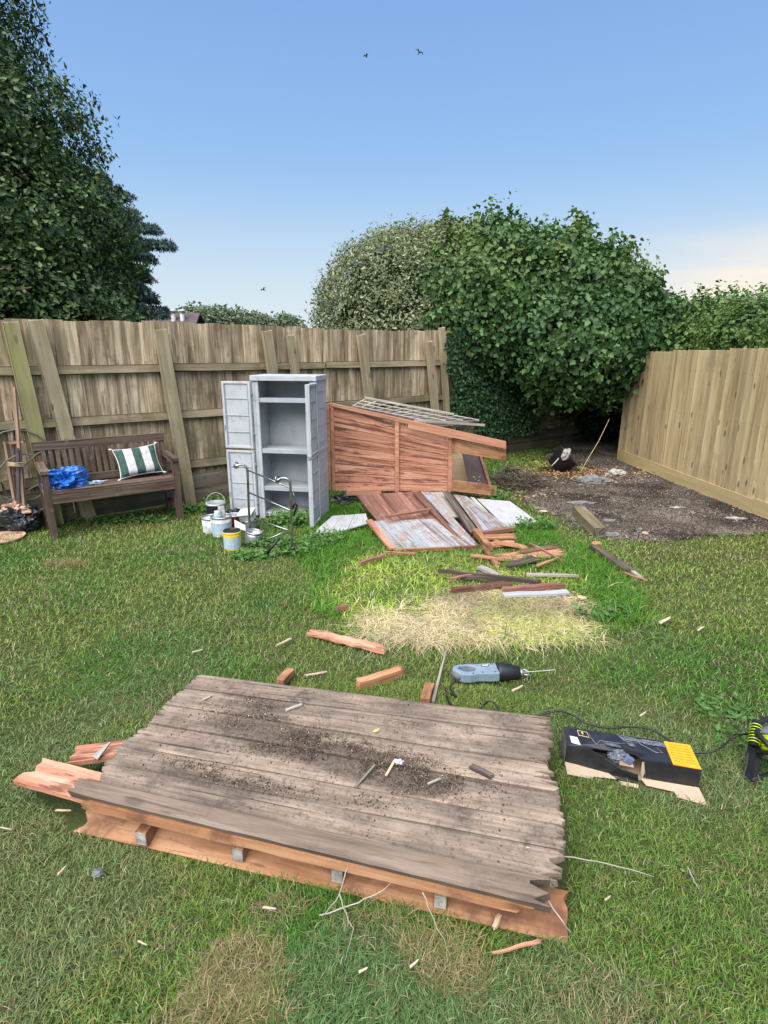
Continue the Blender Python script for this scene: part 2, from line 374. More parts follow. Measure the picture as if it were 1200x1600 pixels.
M_black = plain("black_plastic", (.012, .012, .014), .45, var=.3)
M_bag = plain("black_sack", (.018, .024, .027), .42, var=.3, spec=.5)
M_blue = plain("blue_tarp", (.008, .115, .46), .38, var=.35, sc=14, spec=.6, bump=.1)
M_white = plain("white_plastic", (.43, .45, .46), .5, var=.3, dirt=((.16, .16, .15), 26, .55, .7))
M_steel = plain("tin_steel", (.36, .38, .40), .38, .7, .3, 20, dirt=((.2, .18, .15), 25, .55, .6))
M_lid = plain("grey_lid", (.25, .26, .29), .5, var=.2, sc=30)
M_red = plain("maroon_tin", (.17, .02, .035), .4, var=.5, sc=60)
M_yellow = plain("yellow_band", (.75, .56, .04), .45)
M_label = plain("pale_blue_label", (.36, .46, .55), .5, var=.3, sc=70, dirt=((.12, .13, .13), 35, .56, .7))
M_stone = plain("grey_stone", (.15, .155, .15), .9, var=.4, sc=20, bump=.6)
M_rubble = plain("pale_rubble", (.33, .31, .285), .9, var=.45, sc=30, bump=.6)
M_terra = plain("terracotta", (.52, .33, .24), .8, var=.25)
M_cloth = plain("white_label_cloth", (.55, .55, .53), .9, var=.1, sc=60)

# ------------------------------------------------------------------ areas on the ground
DIRT = gpoly([(812, 778), (835, 745), (858, 705), (905, 640), (985, 640), (985, 722), (1075, 757), (1205, 812), (1420, 915), (1420, 900), (1300, 850), (1205, 836), (1150, 838), (1100, 838), (1050, 848), (985, 846), (925, 840), (890, 822), (858, 800), (830, 790)])
LONG = gpoly([(470, 855), (500, 838), (560, 845), (610, 862), (745, 862), (790, 880), (885, 872), (900, 850), (935, 862), (985, 905), (1010, 950), (985, 985), (930, 1000), (800, 1012), (640, 1018), (560, 1005), (515, 975), (490, 935), (485, 895)])
LIME = gpoly([(515, 905), (540, 868), (600, 862), (745, 868), (800, 890), (905, 900), (925, 960), (910, 1002), (760, 1016), (620, 1016), (545, 995), (515, 950)])
STRAW = gpoly([(560, 972), (640, 960), (700, 942), (750, 925), (820, 930), (895, 938), (920, 965), (925, 990), (800, 1008), (660, 1012), (585, 1002)])
DECKP = gpoly([(300, 1060), (858, 1128), (890, 1280), (892, 1450), (110, 1285), (40, 1215), (165, 1190)], .05)
BOXP = gpoly([(880, 1165), (1085, 1195), (1102, 1258), (882, 1205)])
PILE = gpoly([(560, 778), (700, 770), (800, 785), (850, 822), (795, 826), (745, 852), (616, 860), (579, 816)])
CAB = [(-1.27, 5.60), (-.63, 5.47), (-.57, 5.83), (-1.2, 5.95)]
exec_done = True

# ------------------------------------------------------------------ ground
def ground_mat():
    m, nt, b = newmat("lawn_ground", 1.0, spec=.1); g = NT(nt); geo = g.n("ShaderNodeNewGeometry").outputs["Position"]
    c = g.ramp(g.noise(geo, 1.3, 6, .65), [(.36, (.035, .052, .015)), (.5, (.055, .072, .024)), (.64, (.08, .088, .036))])
    c = g.mix(g.rng(g.noise(geo, 60, 3, .7), .45, .6, 0, .5), c, (.05, .05, .025))
    g.l(c, b.inputs["Base Color"]); g.bump(g.noise(geo, 90, 4, .7), b, .8, .01); return m
def soil_mat():
    m, nt, b = newmat("soil", 1.0, spec=.15); g = NT(nt); geo = g.n("ShaderNodeNewGeometry").outputs["Position"]
    c = g.ramp(g.noise(geo, 2.2, 6, .65), [(.36, (.075, .058, .045)), (.5, (.165, .134, .108)), (.64, (.27, .228, .19))])
    v = g.n("ShaderNodeTexVoronoi"); v.inputs["Scale"].default_value = 70; g.l(geo, v.inputs["Vector"])
    c = g.mix(g.rng(v.outputs["Distance"], .15, .5, .5, 0), c, (.05, .042, .035))
    c = g.mix(g.rng(g.noise(geo, 150, 2, .6), .6, .68, 0, .6), c, (.34, .31, .27))
    g.l(c, b.inputs["Base Color"]); g.bump(g.math('ADD', g.noise(geo, 40, 6, .7), v.outputs["Distance"]), b, 1, .015); return m
gm = MB(); S = 900
gm.add([(-S, -S, 0), (S, -S, 0), (S, S, 0), (-S, S, 0)], [(0, 1, 2, 3)]); tag(gm.build("lawn", ground_mat()), kind='structure')
# soil patch: fine grid cut to its outline, gently uneven
sx = np.arange(1.2, 7.2, .06); sy = np.arange(3.9, 12.5, .06)
XX, YY = np.meshgrid(sx, sy, indexing='ij')
wob = .10*(N1(XX, YY, 3.1)-.5)
ins = inpoly(XX.ravel()+wob.ravel()*2, YY.ravel()+wob.ravel(), DIRT).reshape(XX.shape)
def _blur(a, k):
    c = np.cumsum(np.pad(a, ((k+1, k), (0, 0)), 'edge'), 0); a = (c[2*k+1:]-c[:-2*k-1])/(2*k+1)
    c = np.cumsum(np.pad(a, ((0, 0), (k+1, k)), 'edge'), 1); return (c[:, 2*k+1:]-c[:, :-2*k-1])/(2*k+1)
EDGE = np.clip((_blur(_blur(ins.astype(float), 4), 4)-.45)*2.2, 0, 1)
def soilz(x, y):
    i = np.clip(((np.asarray(x)-sx[0])/.06).astype(int), 0, len(sx)-1); j = np.clip(((np.asarray(y)-sy[0])/.06).astype(int), 0, len(sy)-1)
    return .004 + (.03*N2(x, y, 2.3, 3)+.004)*EDGE[i, j]
ids = -np.ones(XX.shape, int); ids[ins] = np.arange(ins.sum())
V = np.stack([XX[ins], YY[ins], soilz(XX[ins], YY[ins])-.0035*(EDGE[ins] < .05)], 1)
q = [(ids[i, j], ids[i+1, j], ids[i+1, j+1], ids[i, j+1]) for i in range(len(sx)-1) for j in range(len(sy)-1) if ins[i, j] and ins[i+1, j] and ins[i+1, j+1] and ins[i, j+1]]
so_ = nmesh("soil_patch", V, np.array(q), .1, soil_mat(), smooth=True); tag(so_, kind='structure')

# ------------------------------------------------------------------ grass
def strips(x, y, z, h, wd, az, lean, C, levels=3, curl=None, droop=0.):
    n = len(x); dx, dy = np.cos(az), np.sin(az); px, py = -dy, dx
    Vs = []
    for k in range(levels):
        t = k/(levels-1); ww = wd*(1-t**1.6*.85)/2
        out = lean*h*t**1.5; zz = h*(t - droop*t**2.2)*np.sqrt(np.maximum(.05, 1-(lean*t*.55)**2))
        cx, cy = x+dx*out, y+dy*out
        if curl is not None: cx = cx+px*curl*h*t*t; cy = cy+py*curl*h*t*t
        Vs += [np.stack([cx-px*ww, cy-py*ww, z+zz], 1), np.stack([cx+px*ww, cy+py*ww, z+zz], 1)]
    V = np.stack(Vs, 1).reshape(-1, 3); L2 = levels*2
    b = np.arange(n)[:, None]*L2
    Fs = np.concatenate([b+np.array([2*k, 2*k+1, 2*k+3, 2*k+2]) for k in range(levels-1)], 1).reshape(-1, 4)
    sh = np.repeat(C[:, None, :], L2, 1).reshape(-1, 3)
    return V, Fs, sh
def lerpc(a, b, t): return np.array(a)[None, :]*(1-t[:, None]) + np.array(b)[None, :]*t[:, None]
def sst(x, a, b):
    t = np.clip((x-a)/(b-a), 0, 1); return t*t*(3-2*t)
M_grass = leafmat("grass_blade", .55, .3, .3); M_straw = leafmat("straw_blade", .8, .15, .15)
def beyond_fence(x, y): return ((x-F0.x)*FN.x + (y-F0.y)*FN.y) < .02
def polar(n, r0, r1, p, a=.98):
    u = RG.random(n); r = (r0**p + u*(r1**p-r0**p))**(1/p); th = RG.uniform(-a, a, n)
    return r*np.sin(th), r*np.cos(th), r
def spots(x, y, lst):
    m = np.zeros(len(x))
    for (u, v, rx, ry, k) in lst:
        c = P(u, v); m = np.maximum(m, k*sst(((x-c.x)/rx)**2+((y-c.y)/ry)**2 + (N3(x, y, 9)-.5)*1.2, 1.25, .35))
    return m
DRYSPOTS = [(375, 1530, .13, .11, .8), (345, 1585, .18, .08, .7), (690, 1510, .14, .07, .5), (440, 1420, .12, .06, .5), (103, 882, .2, .09, 1.), (600, 1455, .2, .08, .35), (30, 940, .4, .12, .3), (290, 860, .5, .12, .45), (1150, 870, .9, .16, .5), (950, 1590, .3, .1, .25)]
def lawn(n, r0, r1, p):
    x, y, r = polar(n, r0, r1, p)
    keep = ~beyond_fence(x, y) & (x < 3.75) & ~inpoly(x, y, DECKP) & ~inpoly(x, y, BOXP) & ~inpoly(x, y, CAB)
    jx, jy = RG.normal(0, .09, n), RG.normal(0, .09, n); dirt = inpoly(x+jx+.4*(N3(x, y, 3)-.5), y+jy+.4*(N4(x, y, 3)-.5), DIRT); keep &= ~dirt
    keep &= ~(inpoly(x, y, STRAW) & (RG.random(n) < .9)) & ~(inpoly(x, y, PILE))
    dry = spots(x, y, DRYSPOTS); keep &= RG.random(n) > .25*dry
    x, y, r, dry = x[keep], y[keep], r[keep], dry[keep]; n = len(x)
    a = N1(x, y, 1.1, 3); b = N2(x, y, 5.5, 2); c = RG.random(n)
    lush = sst(a, .38, .62)
    C = lerpc((.082, .140, .026), (.050, .130, .018), lush)
    C = C*(1-.0) ; ol = sst(N3(x, y, .8, 2), .42, .62)[:, None]*.6; C = C*(1-ol) + np.array((.135, .165, .042))*ol
    grey = sst(N4(x, y, 1.9, 3), .44, .62)[:, None]*.5*sst(y, 4.2, 1.8)[:, None]; C = C*(1-grey)+np.array((.09, .125, .065))*grey
    C *= 1.62*(.46+1.08*RG.random(n)**1.3)[:, None]; C[:, 0] *= RG.uniform(.75, 1.35, n)
    pd = .06 + .16*sst(b, .5, .75) + .62*dry
    isd = c < pd; st = lerpc((.18, .14, .07), (.38, .32, .18), RG.random(n)); C[isd] = st[isd]*(.7+.4*RG.random(n)[isd])[:, None]
    far = sst(r, 2, 6)
    tuft = N4(x, y, 13, 2)
    h = RG.uniform(.011, .030, n)*(1+.35*(lush-.5)+.5*(tuft-.5)); h *= 1+.55*dry*(c < .5); wd = np.maximum(.0026, r*.00125)*RG.uniform(.7, 1.3, n)
    h += wd*1.2
    az = RG.uniform(0, 6.28, n)
    return strips(x, y, np.zeros(n), h, wd, az, RG.uniform(.35, 1.5, n), C, 3, RG.normal(0, .3, n), RG.uniform(0, .45, n))
A = [lawn(210000, .75, 2.6, 1.1), lawn(360000, 2.4, 10.5, .8)]
V = np.concatenate([q[0] for q in A]); Cc = np.concatenate([q[2] for q in A])
Fq = np.concatenate([A[0][1], A[1][1]+len(A[0][0])])
tag(nmesh("lawn_grass", V, Fq, Cc, M_grass), "short mown green grass with dry straw coloured flecks covering the lawn", "grass", kind='stuff')

CLOVER = True
def region(poly, n, j=.05):
    xs = [p[0] for p in poly]; ys = [p[1] for p in poly]
    x = RG.uniform(min(xs), max(xs), n); y = RG.uniform(min(ys), max(ys), n)
    k = inpoly(x+RG.normal(0, j, n)+.16*(N1(x, y, 4)-.5), y+RG.normal(0, j, n)+.16*(N2(x, y, 4)-.5), poly); return x[k], y[k]
# long uncut grass round the old shed base, bleached lime in the middle
x, y = region(LONG, 34000)
e = [gpoly([(470, 845), (490, 790), (560, 780), (585, 850), (560, 870), (480, 880)]), gpoly([(800, 828), (850, 815), (870, 840), (850, 862), (810, 850)]), gpoly([(500, 790), (560, 770), (575, 800), (530, 800)])]
for pp, nn in ((e[0], 5200), (e[1], 2500), (e[2], 900)):
    a_, b_ = region(pp, nn*2); x = np.concatenate([x, a_]); y = np.concatenate([y, b_])
lime = inpoly(x+RG.normal(0, .07, len(x))+.2*(N3(x, y, 5)-.5), y+RG.normal(0, .07, len(x)), LIME); strawm = inpoly(x+.25*(N1(x, y, 5)-.5), y+.2*(N4(x, y, 5)-.5), STRAW)
keep = ~(strawm & (RG.random(len(x)) < .93)) & ~(lime & (RG.random(len(x)) < .25)) & ~inpoly(x, y, PILE)
x, y, lime = x[keep], y[keep], lime[keep]; n = len(x)
limf = lime*np.clip(.55+1.4*(N2(x, y, 3)-.5)+.25*RG.normal(0, 1, n), 0, 1)
C = lerpc((.08, .21, .02), (.50, .64, .09), limf)*(.6+.8*RG.random(n))[:, None]
isd = RG.random(n) < (.03+.20*lime); C[isd] = lerpc((.40, .36, .17), (.60, .54, .30), RG.random(n))[isd]
h = RG.uniform(.05, .14, n)*(1-.42*lime)*(.7+.6*N1(x, y, 7)); edge = RG.random(n) < .5; h[edge] *= .55
V, Fq, Cc = strips(x, y, np.zeros(n), h, RG.uniform(.003, .0075, n), RG.uniform(0, 6.28, n), RG.uniform(.3, 1.5, n), C, 5, RG.normal(0, .35, n), RG.uniform(.1, .75, n))
tag(nmesh("overgrown_grass", V, Fq, Cc, M_grass), "long uncut grass, bleached lime green where the shed stood", "grass", kind='stuff')
# matted straw
x, y = region(STRAW, 32000, .08); k = N1(x, y, 4, 3) > .33; x, y = x[k], y[k]; n = len(x)
C = lerpc((.32, .24, .14), (.78, .68, .43), RG.random(n)**.8); g_ = RG.random(n) < .25*sst(N2(x, y, 2.5), .3, .6)*2; C[g_] = lerpc((.40, .46, .10), (.54, .60, .16), RG.random(n))[g_]
d_ = RG.random(n) < .12; C[d_] *= .4; dk = sst(N4(x, y, 3.5, 2), .55, .68); C *= (1-.35*dk)[:, None]
V, Fq, Cc = strips(x, y, RG.uniform(.0, .018, n), RG.uniform(.03, .12, n), RG.uniform(.0025, .0045, n), RG.uniform(0, 6.28, n), RG.uniform(1.0, 1.9, n), C, 5, RG.normal(0, .8, n), RG.uniform(.82, 1.0, n))
tag(nmesh("dead_grass", V, Fq, Cc, M_straw), "matted pale straw of dead grass on the old shed base", "dead grass", kind='stuff')
# wiry dead tufts standing in the near lawn
xs_, ys_ = [], []
for (u, v, rx, ry, nn) in ((375, 1530, .13, .12, 1500), (350, 1590, .16, .07, 800), (650, 1480, .06, .05, 260), (710, 1520, .11, .07, 700), (600, 1430, .12, .03, 160), (103, 882, .18, .07, 900), (700, 1470, .10, .04, 300), (880, 1560, .3, .1, 160)):
    c = P(u, v); r_ = np.sqrt(RG.random(nn)); t_ = RG.uniform(0, 6.28, nn); xs_.append(c.x+rx*r_*np.cos(t_)); ys_.append(c.y+ry*r_*np.sin(t_))
x = np.concatenate(xs_); y = np.concatenate(ys_); n = len(x)
C = lerpc((.15, .11, .05), (.42, .34, .18), RG.random(n)); g_ = RG.random(n) < .35; C[g_] = np.array((.14, .17, .05))
V, Fq, Cc = strips(x, y, np.zeros(n), RG.uniform(.02, .05, n), np.full(n, .0026), RG.uniform(0, 6.28, n), RG.uniform(.3, 1.3, n), C, 4, RG.normal(0, .4, n), RG.uniform(0, .4, n))
tag(nmesh("dry_tufts", V, Fq, Cc, M_straw), "wiry straw coloured dry tufts in the near lawn", "dry grass", kind='stuff')
# clippings lying over the lawn
x, y, r = polar(4200, .8, 6, 1.1, .8); k = ~beyond_fence(x, y) & (x < 3.7) & ~inpoly(x, y, DECKP) & ~inpoly(x, y, BOXP) & ~inpoly(x, y, DIRT); x, y, r = x[k], y[k], r[k]; n = len(x)
V, Fq, Cc = strips(x, y, RG.uniform(.012, .03, n), RG.uniform(.012, .045, n), np.maximum(.0014, r*.0008), RG.uniform(0, 6.28, n), np.full(n, 1.1), lerpc((.28, .26, .15), (.46, .42, .28), RG.random(n)), 4, RG.normal(0, .12, n), np.full(n, .93))
tag(nmesh("grass_clippings", V, Fq, Cc, M_straw), "thin dry clippings strewn over the lawn", "clippings", kind='stuff')

# ------------------------------------------------------------------ leaves
def leaves(Cn, Nr, Dr, L, W, C, fold=.25):
    """Cn base point, Nr normal, Dr direction of the tip (unit rows); 5 verts 4 tris each"""
    Dr = Dr - Nr*np.sum(Dr*Nr, 1)[:, None]; Dr /= np.linalg.norm(Dr, axis=1)[:, None]+1e-9; Sd = np.cross(Nr, Dr)
    L = L[:, None]; W = W[:, None]
    p0 = Cn; pm = Cn+Dr*L*.42-Nr*W*fold; pt = Cn+Dr*L-Nr*L*.12; pl = Cn+Dr*L*.34+Sd*W*.5; pr = Cn+Dr*L*.34-Sd*W*.5
    V = np.stack([p0, pl, pt, pr, pm], 1).reshape(-1, 3); b = np.arange(len(Cn))[:, None]*5
    Fc = (b[:, :, None]+np.array([[0, 4, 1], [1, 4, 2], [2, 4, 3], [3, 4, 0]])[None]).reshape(-1, 3)
    return V, Fc, np.repeat(C[:, None, :], 5, 1).reshape(-1, 3)
def unit(a): return a/(np.linalg.norm(a, axis=1)[:, None]+1e-9)
def crown(ells, nsh, per, L, W, cols, lump=.14, hang=.5, spread=.09, shoots=0, shootlen=.25, zmin=.05, seed=1, depth=.22, clip=None, big=0, vary=.45, patch=None):
    """leafy shoots over a union of ellipsoids; returns V,F,C"""
    rg = np.random.default_rng(seed); area = np.array([ (r[0]*r[1]*r[2])**(2/3) for c, r in ells]); area /= area.sum()
    k = rg.choice(len(ells), nsh, p=area); ce = np.array([e[0] for e in ells])[k]; ra = np.array([e[1] for e in ells])[k]
    d = unit(rg.normal(size=(nsh, 3)))
    lum = (N1(d[:, 0]*2.1+k*3.1+seed, d[:, 2]*2.1+d[:, 1]*1.7+seed, 1.6, 3)-.5)*2*lump
    lum = lum + lump*.55*(N2(d[:, 0]*5.3+k*1.7, d[:, 2]*5.3+d[:, 1]*4.1+seed*2, 1.5, 2)-.5)*2
    s = 1+lum-depth*rg.random(nsh)**1.4
    p = ce+d*ra*s[:, None]; keep = p[:, 2] > zmin
    for (c, r) in ells:
        qn = (((p-np.array(c))/np.array(r))**2).sum(1); keep &= ~(qn < .52)
    if clip is not None: keep &= clip(p)
    p, d, ra = p[keep], d[keep], ra[keep]; nrm = unit(d/ra)
    m = len(p); cp = np.repeat(p, per, 0)+rg.normal(size=(m*per, 3))*spread; cn = np.repeat(nrm, per, 0)
    shade = np.repeat(rg.random(m), per)
    if shoots:
        si = rg.choice(np.where(nrm[:, 2] > .15)[0], shoots); sl = shootlen*rg.uniform(.4, 1.2, shoots); kk = 12
        t = np.tile(np.linspace(0, 1, kk), shoots); dirs = unit(nrm[si]*.6+np.array([0, 0, .9])+rg.normal(size=(shoots, 3))*.25)
        sp = np.repeat(p[si], kk, 0)+np.repeat(dirs*sl[:, None], kk, 0)*t[:, None]+rg.normal(size=(shoots*kk, 3))*.012
        cp = np.concatenate([cp, sp]); cn = np.concatenate([cn, np.repeat(dirs, kk, 0)]); shade = np.concatenate([shade, np.repeat(rg.random(shoots), kk)])
    n = len(cp); N_ = unit(cn+rg.normal(size=(n, 3))*.55); D_ = unit(np.stack([rg.normal(size=n)*.7, rg.normal(size=n)*.7, -hang*np.ones(n)+rg.normal(size=n)*.5], 1)+cn*.4)
    C = lerpc(cols[0], cols[1], np.clip(shade*.6+rg.random(n)*.5+.25*(N2(cp[:, 0], cp[:, 2]+cp[:, 1], 1.7)-.5)*2, 0, 1))
    if len(cols) > 2:
        z3 = rg.random(n) < cols[3]; C[z3] = lerpc(cols[2], cols[1], rg.random(n)*.4)[z3]
    if patch is not None: C = patch(cp, C, rg)
    C = C*(1-vary/2+vary*rg.random(n))[:, None]
    sz = rg.uniform(.5, 1.4, n)
    return leaves(cp, N_, D_, L*sz, W*sz, C)
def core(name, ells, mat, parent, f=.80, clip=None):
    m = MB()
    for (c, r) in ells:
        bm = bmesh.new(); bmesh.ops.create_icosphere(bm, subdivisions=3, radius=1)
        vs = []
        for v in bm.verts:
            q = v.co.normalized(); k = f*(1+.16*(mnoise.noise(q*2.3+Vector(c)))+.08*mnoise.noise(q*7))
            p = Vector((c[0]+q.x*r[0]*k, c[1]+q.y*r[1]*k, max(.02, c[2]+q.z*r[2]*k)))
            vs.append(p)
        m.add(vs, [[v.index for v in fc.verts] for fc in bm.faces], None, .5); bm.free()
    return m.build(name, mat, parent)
def coremat(name, c1, c2):
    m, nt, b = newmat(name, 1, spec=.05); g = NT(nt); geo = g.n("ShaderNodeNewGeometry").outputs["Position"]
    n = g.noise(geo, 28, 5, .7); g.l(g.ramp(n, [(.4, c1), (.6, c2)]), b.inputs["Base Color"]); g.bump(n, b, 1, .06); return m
M_core = coremat("core_shade", (.012, .02, .01), (.03, .05, .02)); M_bark = plain("bark", (.10, .08, .06), .9, var=.4, bump=.6)  # core painted darker than the leaves, as shade inside the crowns
M_leaf = leafmat("hedge_leaf", .55, .3, .15); M_holly = leafmat("holly_leaf", .45, .35, .08); M_var = leafmat("pale_leaf", .55, .35, .2); M_spr = leafmat("spruce_needle", .7, .2, .05)
def trunk(mb, pts, r): mb.tube(pts, r, 10)
def mass(name, ells, label, cat, mat, leafargs, foot, trunkr=.08, group=None, corename="crown_core", f=.8, th=None):
    t = thing(name, foot, label, cat, group)
    V, Fc, C = crown(ells, **leafargs); nmesh("crown", V, Fc, C, mat, t)
    if f: core("shade_core", ells, M_core, t, f)  # dark filler blob added for the shade between the leaves
    m = MB(); h = max(c[2] for c, r in ells)
    for (c, r) in ells: m.tube([Vector(foot), Vector(foot).lerp(Vector(c), .5)+Vector((.05, .1, 0)), Vector(c)], [trunkr, trunkr*.7, trunkr*.25], 8)
    m.build("trunk", M_bark, t); return t
# big climber-covered hedge in the corner
IV = [((1.7, 9.5, 2.4), (1.2, 1.0, 1.1)), ((2.7, 9.35, 2.3), (1.2, 1.05, 1.05)), ((3.3, 9.3, 1.95), (.95, 1.0, .90)), ((4.0, 9.2, 1.6), (.75, .8, .75)), ((2.75, 8.75, 1.65), (.95, .75, .80)), ((1.5, 8.95, 1.95), (.85, .5, .68)), ((3.3, 8.85, 1.55), (.62, .6, .62))]
def ivy_patch(p, C, rg):
    hi = sst(p[:, 2], 2.3, 3.3)*(N3(p[:, 0], p[:, 2], 1.8) > .42); C = C*(1-.45*hi[:, None])+np.array((.15, .20, .05))*.45*hi[:, None]
    y = rg.random(len(p)) < .0004; C[y] = (.5, .45, .08); return C
mass("hedge", IV, "tall dark hedge smothered in heart-leaved climber, bulging over the garden corner", "hedge", M_leaf,
     dict(nsh=9000, per=10, L=.074, W=.066, cols=((.024, .065, .022), (.085, .165, .052)), lump=.36, hang=1.0, spread=.08, shoots=260, shootlen=.3, seed=3, patch=ivy_patch, depth=.3), (3.0, 10.7, 0), f=.74)
V1 = [((.42, 10.0, 1.75), (1.62, 1.3, 1.78)), ((1.0, 10.1, 2.3), (1.1, 1.0, 1.3))]
mass("shrub", V1, "rounded grey-green variegated shrub rising behind the old fence", "shrub", M_var,
     dict(nsh=10500, per=9, L=.055, W=.026, cols=((.065, .095, .045), (.17, .205, .10), (.36, .38, .22), .22), lump=.07, hang=.0, spread=.06, shoots=150, shootlen=.22, seed=5, depth=.14, zmin=1.2), (.6, 10.1, 0))
HR = [((4.75, 8.6, 1.45), (.75, 1.0, .95)), ((4.75, 7.4, 1.4), (.78, 1.0, .90)), ((4.7, 6.2, 1.4), (.72, 1.0, .85)), ((4.75, 5.0, 1.35), (.75, 1.0, .85)), ((4.15, 9.2, 1.5), (.8, .7, .85))]
mass("hedge", HR, "low bright green hedge spilling over the new fence on the right", "hedge", M_leaf,
     dict(nsh=7500, per=10, L=.052, W=.038, cols=((.03, .075, .018), (.115, .19, .045)), lump=.16, hang=.5, spread=.085, shoots=90, shootlen=.16, seed=8), (4.9, 7, 0))
# dark growth behind the gap between the hedge and the new fence
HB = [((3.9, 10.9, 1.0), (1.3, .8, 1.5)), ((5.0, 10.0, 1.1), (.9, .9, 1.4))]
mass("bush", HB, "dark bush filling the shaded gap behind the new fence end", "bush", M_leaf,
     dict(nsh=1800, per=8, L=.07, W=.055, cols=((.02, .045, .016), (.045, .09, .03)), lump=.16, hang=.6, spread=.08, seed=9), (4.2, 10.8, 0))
# holly tree, left
HO = [((-6.2, 8.6, 1.8), (2.7, 2.2, 1.7)), ((-6.3, 8.7, 3.0), (2.7, 2.3, 1.6)), ((-6.35, 8.8, 4.3), (2.3, 2.0, 1.5)), ((-6.55, 8.9, 5.8), (1.75, 1.7, 1.5)), ((-6.6, 9, 7.0), (1.45, 1.2, 1.3))]
t = mass("holly_tree", HO, "tall dense dark green tree at the left edge, behind the old fence", "tree", M_holly,
     dict(nsh=24000, per=11, L=.070, W=.040, cols=((.018, .044, .013), (.068, .125, .032), (.18, .25, .06), .03), lump=.22, hang=.1, spread=.075, shoots=260, shootlen=.35, seed=12, depth=.3, zmin=1.3, vary=.8), (-6.3, 8.9, 0), .16, f=.76)
m = MB()
for k in range(9):
    a = Vector((-6.3, 8.9, random.uniform(1.8, 4))); b = Vector((random.uniform(-5.4, -3.9), random.uniform(6.6, 7.2), a.z+random.uniform(-.2, .5))); m.tube([a, a.lerp(b, .6)+Vector((0, 0, .15)), b], [.05, .03, .01], 6)
m.build("branch", M_bark, t)
# blue spruce behind it
t = thing("spruce_tree", (-6.0, 12.5, 0), "blue-green spruce poking out behind the dark tree, long drooping boughs", "tree")
rg = np.random.default_rng(4); cn, nr, dr, cs = [], [], [], []; lm = MB()
lm.tube([(-6, 12.5, 0), (-6, 12.5, 3), (-6.0, 12.5, 5.1)], [.16, .1, .02], 8)
for (z, L) in [(2.0, 1.45), (2.2, 1.5), (2.45, 1.7), (2.8, 1.3), (3.1, 1.2), (3.45, 1.35), (3.8, 1.7), (4.1, 1.6), (4.4, 1.1), (4.65, .9), (4.9, .55)]:
    for k in range(13):
        az = k/13*6.283+rg.uniform(-.2, .2); Lk = L*rg.uniform(.86, 1.05); d = np.array([math.cos(az), math.sin(az), 0]); zr = rg.uniform(-.1, .1)
        pts = [np.array([-6, 12.5, z+zr])+d*Lk*s+np.array([0, 0, .25*s-.40*s*s+ .14*s**4]) for s in np.linspace(0, 1, 8)]
        lm.tube([Vector(q) for q in pts], [.03*(1-s)+.006 for s in np.linspace(0, 1, 8)], 5)
        for s in np.linspace(.25, 1, 17):
            c0 = np.array([-6, 12.5, z+zr])+d*Lk*s+np.array([0, 0, .25*s-.40*s*s+.14*s**4])
            for sg in (-1, 1):
                sd = np.array([-d[1], d[0], 0])*sg+d*.7; sd /= np.linalg.norm(sd); tl = .12+.30*(1-s)+rg.uniform(0, .1)
                for q in np.linspace(0, 1, 7):
                    b0 = c0+sd*tl*q-np.array([0, 0, .12*q])
                    for _ in range(6):
                        v = sd*.7+rg.normal(size=3)*.6; cn.append(b0); dr.append(v); nr.append(rg.normal(size=3)); cs.append(rg.random())
cn, nr, dr, cs = np.array(cn), unit(np.array(nr)), unit(np.array(dr)), np.array(cs)
V, Fc, C = leaves(cn, nr, dr, np.full(len(cn), .085), np.full(len(cn), .024), lerpc((.05, .095, .09), (.17, .25, .25), cs)); nmesh("crown", V, Fc, C, M_spr, t)
lm.build("trunk", M_bark, t)
# trees far beyond the fence
for i, (u, v, Y, r_, nm) in enumerate(((300, 478, 36, 1.15, "leftmost of the far trees, above the dark roof"), (338, 480, 37, 1.25, "second far tree from the left, over the fence top"), (372, 486, 38, 1.2, "middle far tree in the row beyond the fence"), (408, 493, 39, 1.0, "fourth far tree from the left, low over the fence"), (448, 494, 40, 1.2, "rightmost of the far trees, next to the variegated shrub"), (242, 482, 34, 1.4, "far tree half hidden behind the spruce boughs"))):
    c = PV(u, v, Y); r_ *= (1, .8, .95, .75, .6, 1)[i]; ce = [((c.x, Y, c.z-r_*.85), (r_*1.1, r_, r_*.8)), ((c.x+r_*.7, Y, c.z-r_*1.2), (r_*.8, r_, r_*.7)), ((c.x-r_*.7, Y, c.z-r_*1.3), (r_*.8, r_, r_*.7))]
    mass("far_tree", ce, "hazy green "+nm, "tree", M_leaf, dict(nsh=900, per=6, L=.2, W=.15, cols=((.07, .11, .06), (.15, .20, .12)), lump=.2, hang=0, spread=.14, seed=20+i, zmin=.3), (c.x, Y, 0), .12, group="trees far beyond the fence", f=.82)
# house roof beyond
t = thing("house", (-10.2, 26, 0), "distant house with dark tiled roof just showing over the fence", "house")
M_roof = wood("roof_tiles", (.05, .04, .04), (.09, .07, .07), (.13, .10, .10), gs=(4, 8), knots=0, bump=.5); M_render = plain("render_wall", (.45, .42, .38), .9)
z1, z2 = 3.2, 1.6; xr = (300-600)/900*24.5
m = MB(); m.box((xr-2.6, 27, .9), (5, 4.4, 1.8)); m.build("wall", M_render, t)
m = MB(); m.slab([(xr-5.2, 24.4, 1.72), (xr-5.2, 27, z1), (xr, 27, z1), (xr+.15, 24.4, 1.72)], .08, (0, -.45, .89)); m.slab([(xr, 27, z1), (xr-5.2, 27, z1), (xr-5.2, 29.6, 1.72), (xr+.15, 29.6, 1.72)], .08, (0, .45, .89)); rf = m.build("roof", M_roof, t)
m = MB(); m.box((xr-2.6, 24.78, 1.0), (1.2, .06, 1.0)); m.build("window", plain("far_window", (.05, .06, .08), .2), t)
